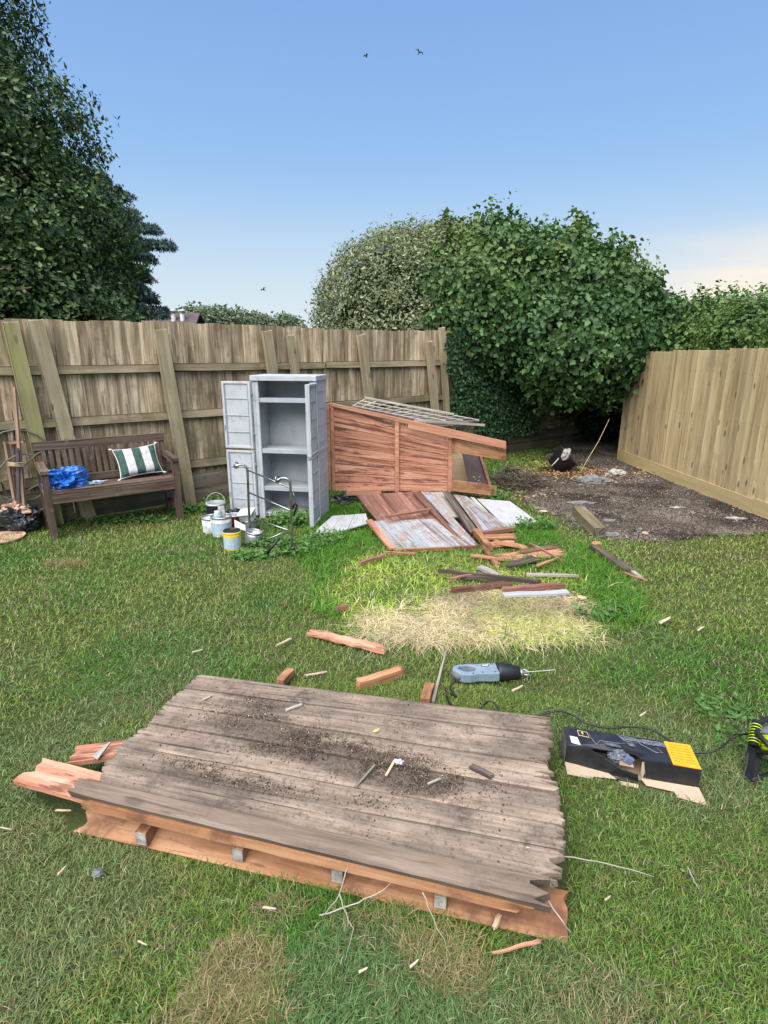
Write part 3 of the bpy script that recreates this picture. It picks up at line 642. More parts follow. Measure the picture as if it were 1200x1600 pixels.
for u in (270, 284):
    c = PV(u, 487, 26.4); m = MB(); m.tube([(c.x, 26.4, 2.3), (c.x, 26.4, c.z)], .1, 8); m.lathe([(0, .1), (.17, .06), (.17, 0), (0, -.02)], (c.x, 26.4, c.z)); m.build("chimney", M_white, rf)

# ------------------------------------------------------------------ old fence
fence = thing("wooden_fence", F(2, 0), "weathered brown close-board fence with rails and leaning posts behind the bench and cabinet", "fence")
random.seed(21)
m = MB(); s = -2.6; FEND = 9.9
bay = 0
while s < FEND:
    wd = random.uniform(.125, .155); top = 1.905 + .012*math.sin(s*1.3) + random.uniform(-.012, .008)
    if s > 3.25: top -= .012
    ln = random.uniform(-.012, .012)
    a = F(s+wd/2+ln*.5, .30, -.028 + random.uniform(-.004, .004)); b = F(s+wd/2+ln*2+random.uniform(-.006, .006), top, -.028+random.uniform(-.006, .006))
    tw = random.uniform(.06, .10); nrm = (FN + FE*tw).normalized()
    m.board(a, b, wd+.034, .014, nrm, seg=2, vs=1, warp=.002); s += wd
m.build("board_panel", M_fence, fence)
posts_s = []
for (ut, vt, ub, vb, wd, offt, offb, mt) in ((42, 500, 97, 697, .125, .05, .055, M_post), (238, 515, 285, 780, .115, .055, .12, M_post), (404, 517, 432, 700, .11, .06, .09, M_post), (441, 524, 470, 720, .085, .06, .08, M_post), (552, 523, 575, 700, .10, .06, .08, M_post), (658, 534, 674, 700, .095, .08, .10, M_post), (678, 512, 690, 700, .075, .05, .06, M_post)):
    st_, zt = PF(ut+12, vt, offt); sb, zb = PF((ub+12), vb, offb)
    k = (0-zt)/(zb-zt); s0 = st_+(sb-st_)*k; o0 = offt+(offb-offt)*k
    mp_ = MB(); a = F(s0, -.05, min(o0, .2)); b = F(st_, zt, offt)
    mp_.board(a, b, wd, .05, FN, seg=3, warp=.002); mp_.build("post", mt, fence, bevel=.006)
for (z, h_, z0) in ((1.455, .075, 0), (.975, .08, 0), (.43, .085, 0)):
    s = -2.6
    for s1 in (-.2, 1.45, 3.3, 5.2, 7.1, FEND):
        mr = MB(); a = F(s+.01, z+random.uniform(-.008, .008), 0.0); b = F(s1-.01, z+random.uniform(-.008, .008), 0.0)
        mr.board(a, b, h_, .045, (FN*.94+Z*.35), seg=6, warp=.002); mr.build("rail", M_rail, fence, bevel=.005); s = s1
s = -2.6
for s1 in (-.9, .35, 1.45, 2.25, 3.05, 4.1, 5.2, 6.6, 8.2, FEND):
    for z in (.09, .255):
        mr = MB(); j = random.uniform(-.012, .012)
        mr.board(F(s+.008, z+j, random.uniform(.0, .02)), F(s1-.008, z+j+random.uniform(-.015, .015), random.uniform(.0, .02)), .158, .03, FN, seg=2, warp=.002); mr.build("gravel_board", M_gravel, fence, bevel=.004)
    s = s1
# loose green timber leaning on the fence at the far left
s1, z1 = PF(16, 503, .07); s2, z2 = PF(66, 720, .07); k = -z1/(z2-z1)
m = MB(); m.board(F(s1+(s2-s1)*k, .0, .07), F(s1, z1, .06), .12, .05, FN, seg=3, warp=.003)
tag(m.build("timber_prop", M_postg, bevel=.006), "thick yellow-green timber leaning against the old fence, left of the bench", "timber")

# ------------------------------------------------------------------ new fence, right
nf = thing("wooden_fence", (3.75, 6.5, 0), "new pale yellow close-board fence with kickboard along the right side", "fence")
N0 = Vector((3.60, 8.70, 0)); ND = Vector((.075, -.9972, 0)).normalized(); NN = Vector((-.9972, -.075, 0)).normalized()
def G(s, z, off=0): return N0+ND*s+NN*off+Vector((-.0*z, 0, z))
m = MB(); s = 0; random.seed(5)
while s < 6.2:
    wd = random.choice((.102, .106, .11, .114)); tz = 1.615+.02*(s > 1.15)+.02*(s > 2.2)+.018*(s > 2.95)+random.uniform(-.004, .004)
    nrm = (NN+ND*.10).normalized()
    m.board(G(s+wd/2, .165, .018), G(s+wd/2, tz, .018), wd+.014, .016, nrm); s += wd
m.build("board_panel", M_newf, nf, bevel=.002)
for a_, b_ in ((0, 3.0), (3.0, 6.2)):
    m = MB(); m.board(G(a_, .105, .03), G(b_-.006, .09, .03), .15, .03, NN); m.build("gravel_board", M_newg, nf, bevel=.003)
for z in (.35, .9, 1.4):
    m = MB(); m.board(G(0, z, -.03), G(6.2, z, -.03), .07, .05, NN); m.build("rail", M_newf, nf)
m = MB(); random.seed(6)
for z in (.35, .9, 1.4):
    q_ = 0.055
    while q_ < 6.1:
        m.lathe([(0, .003), (.0035, .002), (.004, 0)], G(q_, z+random.uniform(-.01, .01), .0275), Matrix((ND, Z, NN)).transposed(), 6); q_ += .108
m.build('nail_heads', M_dark, nf)['kind'] = 'stuff'
for s in (.05, 2.95, 6.1):
    m = MB(); m.board(G(s, 0, -.11), G(s, 1.55, -.11), .09, .09, NN); m.build("post", M_newf, nf)

# ivy on the old fence, right part
def ivywall():
    t = thing("climbing_ivy", F(6.2, 0, .1), "small-leaved dark ivy carpeting the old fence under the big hedge", "ivy")
    n = 24000; s = RG.uniform(5.0, 8.6, n); z = RG.uniform(.02, 1.95, n)
    lo = 5.22+.28*np.abs(N1(z, z*0, 1.8, 2)-.3)*2 + .10*(z < .9); hi = np.where(z < 1.35, 7.15+.55*z+ .5*(N2(z, z*0+4, 1.3)-.5), 9)
    k = (s > lo+ (RG.random(n)-.5)*.12) & (s < hi) & (N3(s, z, 1.9, 2) > .25) & ~((z < .30) & (N4(s, z, 2) > .45))
    s, z = s[k], z[k]; n = len(s); off = .03+.10*N2(s, z, 2.2, 3)+RG.uniform(-.02, .06, n)
    base = np.array([F0.x, F0.y, 0])+s[:, None]*np.array(FE)+off[:, None]*np.array(FN)+z[:, None]*np.array([0, 0, 1.])
    nr = unit(np.array(FN)+RG.normal(size=(n, 3))*.5); dr = unit(np.stack([RG.normal(size=n)*.6, RG.normal(size=n)*.6, -.8+RG.normal(size=n)*.6], 1))
    C = lerpc((.024, .06, .026), (.065, .135, .055), RG.random(n))*(.6+.8*RG.random(n))[:, None]
    V, Fc, C = leaves(base, nr, dr, RG.uniform(.03, .06, n), RG.uniform(.028, .055, n), C); nmesh("foliage", V, Fc, C, M_leaf, t)
    m = MB()
    for k in range(26):
        s0 = random.uniform(5.4, 6.9); pts = [F(s0+.3*math.sin(q*1.2+k)*.4+q*random.uniform(-.03, .03), .0+q*.24, .02) for q in range(7)]; m.tube(pts, .006, 5)
    m.build("stem", M_bark, t)
ivywall()

# ------------------------------------------------------------------ bench with what lies on it
BL = Vector((-2.985, 4.90, 0)); BR = Vector((-2.02, 5.56, 0)); BX = (BR-BL).normalized(); BY = Vector((-BX.y, BX.x, 0)); BW = (BR-BL).length
def B(x, y, z): return BL+BX*x+BY*y+Z*z
bench = thing("garden_bench", B(BW/2, .2, 0), "old dark brown slatted wooden garden bench against the fence", "bench")
random.seed(3)
def bb(name, a, b, w_, t_, n, **k):
    m = MB(); m.board(a, b, w_, t_, n, seg=3, warp=.0015); return m.build(name, M_bench, bench, bevel=.004)
D = .34
for x in (.03, BW-.03):
    bb("leg", B(x, 0, 0), B(x, 0, .60), .05, .055, -BY)
    bb("leg", B(x, D+.03, 0), B(x, D+.13, .80), .05, .055, -BY)
    bb("armrest", B(x, -.045, .615), B(x, D+.07, .63), .06, .035, Z)
    bb("stretcher", B(x, .02, .14), B(x, D+.02, .14), .05, .03, BX)
    bb("side_rail", B(x, .02, .38), B(x, D+.04, .38), .07, .03, BX)
bb("front_rail", B(.05, -.01, .375), B(BW-.05, -.01, .375), .085, .03, -BY)
m = MB()
for k in range(5): m.board(B(.0, .02+k*.088, .43-k*.006), B(BW, .02+k*.088, .43-k*.006), .076, .022, Z, seg=3, warp=.001)
m.build("seat", M_bench, bench, bevel=.003)
m = MB(); NB = 19
for k in range(NB):
    x = .075+(BW-.15)*k/(NB-1); m.board(B(x, D+.02, .46), B(x, D+.095, .755), .033, .014, -BY, seg=1)
bk = m.build("backrest", M_bench, bench)
bb("top_rail", B(.0, D+.10, .785), B(BW, D+.10, .785), .07, .035, -BY); bb("lower_rail", B(.05, D+.01, .475), B(BW-.05, D+.01, .475), .05, .03, -BY)
# striped cushion
def stripes():
    m, nt, b = newmat("striped_fabric", .9, spec=.1); g = NT(nt); uv = g.n("ShaderNodeTexCoord").outputs["UV"]
    s_ = g.n("ShaderNodeSeparateXYZ"); g.l(uv, s_.inputs[0]); f = g.math('FRACT', g.math('MULTIPLY', s_.outputs[0], 2.5))
    geo = g.n("ShaderNodeNewGeometry").outputs["Position"]; nn = g.noise(geo, 45, 4, .6)
    c = g.mix(g.math('GREATER_THAN', f, .5), g.mix(g.rng(nn, .3, .7), (.035, .075, .06), (.06, .11, .09)), g.mix(g.rng(nn, .3, .7), (.42, .41, .41), (.56, .55, .55)))
    g.l(c, b.inputs["Base Color"]); g.bump(g.noise(geo, 22, 4, .6), b, .5, .02); return m
def cushion():
    cw, ch, ct = .40, .30, .075; N = 22; vs, uv = [], []
    up = (Z*.86+BY*.5).normalized(); ax = (BX*.985-up*.0).normalized(); nr = ax.cross(up).normalized(); c0 = B(BW*.735, .27, .585)
    rot = Matrix.Rotation(R(4), 3, nr); ax = rot @ ax; up = rot @ up
    for side in (1, -1):
        for i in range(N+1):
            for j in range(N+1):
                u, v = i/N*2-1, j/N*2-1; pin = 1-.10*(1-abs(v)**2)*abs(u)**6; pin2 = 1-.10*(1-abs(u)**2)*abs(v)**6
                th = ct*((1-u**4)*(1-v**4))**.55; th *= 1+.10*mnoise.noise(Vector((u*3, v*3, side)))
                vs.append(c0+ax*(u*cw/2*pin)+up*(v*ch/2*pin2)+nr*side*th*.8); uv.append((i/N, j/N))
    K = (N+1)**2; fs = []
    for s_ in (0, 1):
        for i in range(N):
            for j in range(N):
                f = (s_*K+i*(N+1)+j, s_*K+(i+1)*(N+1)+j, s_*K+(i+1)*(N+1)+j+1, s_*K+i*(N+1)+j+1); fs.append(f if s_ == 0 else f[::-1])
    m = MB(); m.v = vs; m.f = [list(f) for f in fs]; m.uv = [[uv[i] for i in f] for f in fs]; m.r = [.5]*len(fs); m.m = [0]*len(fs); m.sm = [True]*len(fs)
    t = thing("cushion", B(BW*.735, .27, .44), "green and white striped cushion propped on the bench", "cushion")
    m.build("cover", stripes(), t)
    q = MB(); pp = []
    for (a, b) in (((-1, -1), (1, -1)), ((1, -1), (1, 1)), ((1, 1), (-1, 1)), ((-1, 1), (-1, -1))):
        for k in range(8):
            u = a[0]+(b[0]-a[0])*k/8; v = a[1]+(b[1]-a[1])*k/8; pin = 1-.10*(1-abs(v)**2)*abs(u)**6; pin2 = 1-.10*(1-abs(u)**2)*abs(v)**6
            pp.append(c0+ax*(u*cw/2*pin)+up*(v*ch/2*pin2))
    q.tube(pp+[pp[0]], .006, 6)
    for (u, v) in ((-1, -1), (1, -1), (1, 1), (-1, 1)):
        p = c0+ax*u*cw/2+up*v*ch/2; q.tube([p, p+ax*u*.012+up*v*.01, p+ax*u*.03+up*v*.012], [.006, .012, .007], 6)
    q.build("piping", M_cloth, t)
cushion()
def crumple(name, c, sz, mat, seed, amp=.35, parent=None, M=None, sub=4, freq=1.8, flat=.0, n2=6, label=None, cat=None, ridge=1.0):
    bm = bmesh.new(); bmesh.ops.create_icosphere(bm, subdivisions=sub, radius=1); M = M or Matrix.Identity(3); vs = []
    for v in bm.verts:
        q = v.co.normalized(); so = Vector((seed*3.1, seed*1.7, seed))
        k = 1+amp*mnoise.noise(q*freq+so)*1.2 - amp*ridge*abs(mnoise.noise(q*freq*2.2+so))*.9 - amp*.5*abs(mnoise.noise(q*n2+so))
        p = Vector((q.x*sz[0], q.y*sz[1], q.z*sz[2]))*k
        if p.z < -sz[2]*flat: p.z = -sz[2]*flat
        vs.append(Vector(c)+M @ p)
    m = MB(); m.add(vs, [[v.index for v in f.verts] for f in bm.faces], None, .5); bm.free()
    o = m.build(name, mat, parent)
    if label: tag(o, label, cat)
    return o
MB3 = Matrix((BX, BY, Z)).transposed()
crumple("tarpaulin", B(.20, .15, .50), (.20, .16, .13), M_blue, 3, .46, None, MB3, 5, 1.7, .5, 4.5, "crumpled bright blue plastic tarpaulin on the left end of the bench seat", "tarpaulin")
crumple("plastic_wrapper", B(.075, .16, .565), (.05, .05, .045), M_white, 7, .5, None, MB3, 3, 2.0, .6, 6, "white crumpled plastic tucked beside the blue tarpaulin on the bench", "wrapper")
crumple("gloves", B(.44, .10, .455), (.085, .03, .02), M_label, 9, .5, None, MB3, 4, 3.0, .5, 8, "small pale blue and green rag on the bench seat between tarpaulin and cushion", "rag")

# ------------------------------------------------------------------ left edge: old tools, sack, tray, hoses
M_tool = wood("tool_handle", (.16, .12, .10), (.28, .22, .19), (.42, .35, .32), gs=(2, 30), knots=0)
M_toolb = wood("tool_wood", (.15, .09, .065), (.29, .19, .14), (.41, .29, .23), gs=(2, 24), knots=.3)
base = P(28, 832); base.z = 0; ty = base.y
t = thing("garden_tool", (base.x, ty, 0), "old long-handled wooden garden tool tied with twine, standing in the black sack", "tool")
def TP(u, v, dy=0): return PV(u, v, ty+dy)
m = MB(); m.tube([TP(8, 552, .35), TP(14, 620, .24), TP(20, 690, .12), TP(26, 800, .02)], [.009, .012, .014, .014], 8); m.build("handle", M_tool, t)
m = MB(); m.board(TP(22, 605, .1), TP(38, 790, 0), .026, .022, (0, -1, 0), seg=4, warp=.002); m.build("side_bar", M_toolb, t, bevel=.003)
m = MB(); m.board(TP(8, 690, .05), TP(24, 788, 0), .024, .024, (0, -1, 0), seg=4, warp=.002); m.build("side_bar", M_toolb, t, bevel=.003)
m = MB(); m.board(TP(5, 692, .07), TP(38, 690, .07), .022, .03, (0, -1, .2), seg=2); m.build("cross_bar", M_toolb, t, bevel=.004)
m = MB(); m.board(TP(27, 700, .02), TP(29, 800, -.03), .03, .01, (0, -1, 0)); m.build("blade", plain("rusty_blade", (.10, .085, .09), .5, .5), t)
m = MB()
for k in range(5): m.tube([TP(12, 722+k*1.5, 0), TP(22, 724+k, -.04), TP(38, 722+k*1.8, 0), TP(26, 724+k, .06), TP(12, 722+k*1.5, 0)], .004, 6)
m.build("twine", M_ply, t)
crumple("paper_wrap", TP(26, 795), (.11, .09, .075), plain("brown_paper", (.50, .33, .24), .8, var=.2), 4, .6, None, None, 4, 2.2, .8, 7, "crumpled brown paper sticking out of the black sack at the left edge", "paper")
crumple("sack", (base.x-.01, ty+.03, .13), (.21, .15, .155), M_bag, 5, .32, None, None, 5, 1.6, .8, 6, "black plastic sack slumped on the grass left of the bench", "sack")
m = MB(); c = P(12, 846); m.lathe([(0, .01), (.14, .01), (.165, .028), (.172, .028), (.155, 0), (0, 0)], (c.x-.06, c.y+.05, .005), n=32); tag(m.build("plant_saucer", M_terra), "flat terracotta saucer on the grass under the black sack", "saucer")
m = MB()
for k, (r0, cx, cz) in enumerate(((.30, -.30, .62), (.25, -.26, .45))):
    m.tube([F(cx+.25+r0*math.cos(a), cz+r0*1.1*math.sin(a), .11+.01*k) for a in [i/20*6.2 for i in range(21)]], .008, 6)
m.tube([F(-.1, .55, .12), F(.1, .72, .13), F(.3, .8, .12)], .007, 6); m.tube([F(-.2, .3, .12), F(.1, .45, .13), F(.35, .62, .12)], .007, 6)
tag(m.build("cable", plain("grey_hose", (.13, .12, .10), .6)), "loops of thin dark hose hanging on the old fence at the left edge", "hose")

# ------------------------------------------------------------------ plastic cabinet
CR = Vector((-.636, 5.48, 0)); CX = Vector((-.985, .172, 0)).normalized(); CY = Vector((.172, .985, 0)).normalized()
WC, DC, HC = .63, .35, 1.41
def C_(x, y, z): return CR+CX*x+CY*y+Z*z
cab = thing("storage_cabinet", C_(WC/2, DC/2, 0), "tall grey plastic storage cabinet with both doors open and empty shelves", "cabinet")
MC = Matrix((CX, CY, Z)).transposed().to_4x4()
def cb(name, x0, x1, y0, y1, z0, z1, mat=M_cab, par=None, bv=.004):
    m = MB(); m.box(C_((x0+x1)/2, (y0+y1)/2, (z0+z1)/2), (x1-x0, y1-y0, z1-z0), MC); return m.build(name, mat, par or cab, bevel=bv)
m = MB()
m.box(C_(.014, DC/2, .68), (.028, DC, 1.36), MC); m.box(C_(WC-.014, DC/2, .68), (.028, DC, 1.36), MC); m.box(C_(.045, .012, .68), (.034, .024, 1.352), MC); m.box(C_(WC-.045, .012, .68), (.034, .024, 1.352), MC)
body = m.build("body", M_cab, cab, bevel=.004)
cb("back_panel", .028, WC-.028, DC-.02, DC-.004, .03, 1.358, M_cabin)
cb("top", -.012, WC+.012, -.018, DC+.01, 1.362, 1.41)
cb("base", .03, WC-.03, .03, DC-.03, .02, .06)
for z in (1.19, .70, .325):
    m = MB(); m.box(C_(WC/2, DC/2+.012, z), (WC-.062, DC-.05, .012), MC); m.box(C_(WC/2, .022, z-.010), (WC-.125, .02, .042), MC); m.build("shelf", M_cabin if z > .7 else M_cabin, cab, bevel=.002)
# side seams standing a little proud
m = MB()
for z in (.12, .29, .45, .61, .78, .94, 1.1, 1.26): m.box(C_(-.0015, DC/2, z), (.003, DC-.03, .006), MC)
m.box(C_(-.003, DC/2, .695), (.006, DC, .03), MC); m.build("side_moulding", M_cabin, cab)
def door(hinge, d, z0, z1, wd, inner):
    d = d.normalized(); n = Z.cross(d).normalized(); M = Matrix((d, n, Z)).transposed().to_4x4(); c = hinge+d*wd/2+Z*(z0+z1)/2
    m = MB(); m.box(c, (wd, .018, z1-z0), M); o = m.build("door", M_cab, cab, bevel=.003)
    f = MB(); h = z1-z0
    for s in (1, -1):
        for (dx, dz, sx, sz) in ((-wd/2+.014, 0, .024, h), (wd/2-.014, 0, .024, h), (0, h/2-.012, wd-.052, .022), (0, -h/2+.012, wd-.052, .022)): f.box(c+d*dx+Z*dz+n*s*.014, (sx, .012, sz-.002), M)
        for q in (-.25, 0, .25):
            for (dx, dz) in ((0, q*h), ): f.box(c+Z*dz+n*s*.0105, (wd-.06, .004, .006), M)
    f.build("door_frame", M_cab, o, bevel=.002)
    sm = MB()
    for q in (-.25, 0, .25): sm.box(c+Z*(q*h-.007)+n*inner*.0105, (wd-.062, .0035, .004), M)
    sm.box(c+n*inner*.0105+d*(wd/2-.034), (.005, .0035, h-.05), M); sm.box(c+n*inner*.0105-d*(wd/2-.034), (.005, .0035, h-.05), M); sm.build("groove", M_seam, o)
    k = MB(); k.box(c+d*(wd/2-.012)+n*inner*.022-Z*.12, (.012, .008, .05), M); k.build("handle", M_seam, o)
dl = (CX*.998+CY*.06); hl = C_(WC+.004, -.012, 0)
door(hl, dl, .715, 1.355, .30, -1 if Z.cross(dl).y > 0 else 1); door(hl, dl, .04, .695, .30, -1 if Z.cross(dl).y > 0 else 1)
dr_ = Vector((-.13, -1, 0)); hr = C_(.0, -.014, 0)
door(hr, dr_, .705, 1.35, .305, 1); door(hr, dr_, .035, .70, .305, 1)
m = MB()
for z in (.16, .55, .85, 1.24): m.tube([C_(WC+.002, -.012, z-.02), C_(WC+.002, -.012, z+.02)], .007, 8); m.tube([C_(-.002, -.012, z-.02), C_(-.002, -.012, z+.02)], .007, 8)
m.build("hinge", M_seam, cab)
lt = MB(); e_ = hr+dr_.normalized()*.30+Z*.70; lt.box(e_, (.03, .035, .03), Matrix.Rotation(R(16), 4, 'Z')); lt.build("latch", M_seam, cab, bevel=.004)

# ------------------------------------------------------------------ chrome frame in front of the cabinet
fr = thing("metal_frame", P(440, 868), "rusty chrome tube frame with two hooked ends and black feet in front of the cabinet", "metal frame")
y2 = P(457, 868).y; y1 = y2+.38
def K2(u, v): return PV(u, v, y2)
def K1(u, v): return PV(u, v, y1)
m = MB(); m.tube([K2(434, 750)+Vector((0, -.03, 0)), K2(438, 747.5), K2(445, 747), K2(450, 749), K2(453, 753), K2(454, 762), K2(455, 800), K2(456, 845), K2(457, 866)], .0105, 10); m.build("upright", M_chrome, fr)
m = MB(); m.tube([K1(369, 727)+Vector((0, -.03, 0)), K1(376, 726), K1(382, 727), K1(386, 732), K1(387, 740), K1(389, 800), K1(392, 846)], .0105, 10); m.build("upright", M_chrome, fr)
for (a, b) in (((388, 735), (453, 762)), ((390, 770), (455, 798)), ((402, 812), (447, 834))):
    m = MB(); m.tube([K1(*a), K2(*b)+(Vector((0, .1, 0)) if a[1] > 800 else Vector((0, 0, 0)))], .007, 8); m.build("cross_bar", M_chrome, fr)
m = MB(); m.tube([K2(447, 834)+Vector((0, .1, 0)), K2(410, 849)+Vector((0, .05, 0))], .006, 8); m.build("cross_bar", M_chrome, fr)
for (p, kf) in (((434, 749), K2), ((369, 727), K1)):
    m = MB(); M = Matrix.Rotation(R(75), 3, 'X') @ Matrix.Rotation(R(50), 3, 'Y'); c = kf(*p)
    m.tube([c+M @ Vector((.024*math.cos(a), .024*math.sin(a), 0)) for a in [i/16*6.2832 for i in range(17)]], .0065, 8); m.build("ring", M_chrome, fr)
for (a, b, kf) in (((437, 840), (417, 893), K2), ((458, 850), (470, 876), K2), ((392, 840), (386, 862), K1)):
    m = MB(); q = kf(*b); m.tube([kf(*a), Vector((q.x, q.y-.04, max(.015, q.z)))], .013, 8); m.build("foot", M_black, fr)
m = MB(); m.tube([K2(457, 795), K2(461, 785), K2(464, 790), K2(459, 806)], [.008, .011, .011, .007], 8); m.build("clamp", M_black, fr)
m = MB(); m.tube([K2(456, 798), K2(461, 786), K2(460, 776), K2(458, 770)], .0025, 6); m.build("wire", M_chrome, fr)

# ------------------------------------------------------------------ paint tins
def tin(u, v, r, h, mat, label, name="paint_tin", cat="paint tin", open_=False, lid=None, band=None, lab=None, handle=None, tilt=None, dz=0, taper=.93, rim=True, group="old paint tins by the cabinet"):
    c = P(u, v); c.y += r*.6; c.z = dz; M = Matrix.Rotation(tilt[0], 3, tilt[1]) if tilt else Matrix.Identity(3)
    t = thing(name, c, label, cat, group)
    m = MB(); prof = [(0, 0), (r*taper, 0), (r*taper, .006), (r, h)]
    if open_: prof += [(r*.95, h), (r*.95*taper, .02), (0, .02)]
    m.lathe(prof, c, M); m.build("body", mat, t)
    m = MB(); m.lathe([(r*.97, h-.012), (r*1.03, h-.012), (r*1.045, h-.004), (r*1.03, h+.003), (r*.93, h+.002), (r*.93, h-.012)], c, M); m.build("rim", M_steel if not band else M_yellow, t)
    if lid: m = MB(); m.lathe([(0, h+.006), (r*.85, h+.006), (r*.87, h+.012), (r*1.0, h+.010), (r*1.03, h-.008)], c, M); m.build("lid", lid, t)
    if band: m = MB(); m.lathe([(r*(taper+(1-taper)*.78)+.0015, h*.78), (r*1.002+.0015, h*.985)], c, M); m.build("band", band, t)
    if lab: m = MB(); m.lathe([(r*(taper+(1-taper)*.12)+.0015, h*.12), (r*(taper+(1-taper)*.74)+.0015, h*.74)], c, M, a0=R(180), a1=R(350)); m.build("label", lab, t)
    if handle is not None: m = MB(); m.tube([c+M @ Vector((r*1.04*math.cos(a), -math.sin(a)*handle[0]*r, h-.01+math.sin(a)*handle[1]*r)) for a in [i/14*math.pi for i in range(15)]], .0025, 6); m.build("handle", M_steel, t)
    return t, c, M
tin(337, 822, .092, .215, M_black, "tall black bucket with grey lid and raised wire handle, at the back of the tins", "bucket", "bucket", lid=M_lid, handle=(-.4, 1.15))
tin(329, 834, .085, .15, M_white, "white plastic bucket mostly hidden behind the big silver-banded tin", "bucket", "bucket", open_=True)
t_, c, M = tin(345, 839, .092, .185, M_white, "large open white and silver paint tin holding a jar and dirty brushes", open_=True, lab=M_label, handle=(.9, -.8))
m = MB(); m.lathe([(0, 0), (.034, 0), (.036, .07), (.028, .085), (.028, .10), (0, .10)], (c.x-.02, c.y-.03, .14)); tag(m.build("jar", M_label), "small pale jar standing inside the large open white tin", "jar")
m = MB(); m.board((c.x+.02, c.y, .10), (c.x+.0, c.y+.03, .27), .06, .018, (0, -1, .2)); tag(m.build("paint_brush", M_rubble), "dirty paint brush sticking up out of the large open white tin", "brush")
tin(366, 830, .06, .15, M_red, "narrow maroon tin with a grey lid between the white tin and the white tub", lid=M_lid)
tin(389, 830, .072, .10, M_steel, "dark splattered tin under the white tub", dz=0)
t_ = thing("plastic_tub", P(386, 832)+Vector((0, .06, .10)), "white plastic tub with lid, tipped on top of a splattered tin", "tub")
c = P(386, 832)+Vector((0, .06, .145)); Mt = Matrix.Rotation(R(-12), 4, 'Y') @ Matrix.Rotation(R(18), 4, 'X') @ Matrix.Rotation(R(-12), 4, 'Z')
m = MB(); m.box(c, (.135, .11, .075), Mt); m.build("body", M_white, t_, bevel=.012); m = MB(); m.box(c+Mt.to_3x3() @ Vector((0, 0, .043)), (.15, .125, .012), Mt); m.build("lid", M_white, t_, bevel=.004)
tin(362, 860, .074, .158, M_yellow, "pale blue labelled tin with yellow band and black dripped top, nearest the camera", lid=M_black, band=M_yellow, lab=M_label, handle=(.8, -.4), taper=.97)
tin(393, 852, .072, .115, M_steel, "short open grey tin tilted beside the yellow-banded one", open_=True, tilt=(R(9), 'Y'), lab=M_lid)
m = MB(); c = P(373, 845); m.slab([(c.x-.05, c.y+.09, .17), (c.x-.045, c.y+.07, .10), (c.x+.05, c.y+.07, .07), (c.x+.045, c.y+.09, .12)], .004, (0, -1, .3)); tag(m.build("card_scrap", M_cloth), "scrap of white card stuck between the red and yellow tins", "card")
crumple("sack", P(360, 815)+Vector((.02, .18, .05)), (.13, .10, .07), M_bag, 15, .4, None, None, 4, 2, .7, 6, "small black bag lying behind the paint tins", "bag")
# ------------------------------------------------------------------ fallen shed
Y0 = 6.1
def S_(u, v, dy=0): return PV(u, v, Y0+dy)
shed = thing("shed_wall", S_(640, 785), "upright stripped orange timber wall of the collapsed shed, sloping down to the right", "shed wall")
def quad(name, pts, t, mat, par, dy=0, grain=True, bv=.003):
    m = MB(); m.slab([S_(u, v, dy) for u, v in pts], t, (0, -1, 0)); return m.build(name, mat, par, bevel=bv)
random.seed(8)
m = MB(); m.cladding([S_(519, 635), S_(519, 767), S_(704, 768), S_(704, 684)], 9, .016, .005, (0, -1, 0), jit=0); m.build("cladding", M_orange, shed, bevel=.0015)
m = MB(); m.slab([S_(520, 637, .03), S_(520, 766, .03), S_(703, 767, .03), S_(703, 686, .03)], .004, (0, -1, 0)); m.build("gap_shade", M_dark, shed)  # dark sheet added behind the boards so their gaps read as shade
m = MB()
for k in range(9):
    for uu in (528, 612, 630, 695):
        f = (uu-519)/185; c0_ = S_(519, 635+132*(k+.5)/9).lerp(S_(704, 684+84*(k+.5)/9), f); m.lathe([(0, .004), (.0045, .003), (.005, 0)], c0_-Vector((0, 0, 0)), Matrix(((1, 0, 0), (0, 0, -1), (0, 1, 0))), 6)
m.build("nail_heads", M_dark, shed)["kind"] = "stuff"
quad("corner_post", [(508, 632), (511, 765), (517, 765), (514.5, 631)], .05, M_orange2, shed, -.06)
quad("frame_post", [(516, 631), (519.5, 767), (524, 767), (521, 632)], .045, M_orange2, shed, -.035)
quad("top_rail", [(515, 629.5), (515, 634.5), (640, 663), (640, 657)], .05, M_orange2, shed, -.04)
quad("stud", [(617, 656), (617, 769), (623.5, 769), (623.5, 656)], .045, M_orange2, shed, -.035)
quad("stud", [(701.5, 684), (699, 769), (705.5, 769), (708, 684)], .045, M_orange2, shed, -.035)
quad("barge_board", [(637.5, 656), (637.5, 669), (791, 702), (791, 690)], .03, M_orange2, shed, -.11)
quad("upper_rail", [(706, 686), (706, 706), (790, 720), (791, 703.5)], .04, M_rawin, shed, -.06)
quad("bottom_rail", [(704, 750), (703, 767), (776, 775), (777, 760)], .04, M_rawin, shed, -.03)
quad("sole_plate", [(541, 767), (541, 775), (596, 773), (596, 765)], .05, M_orange2, shed, -.07)
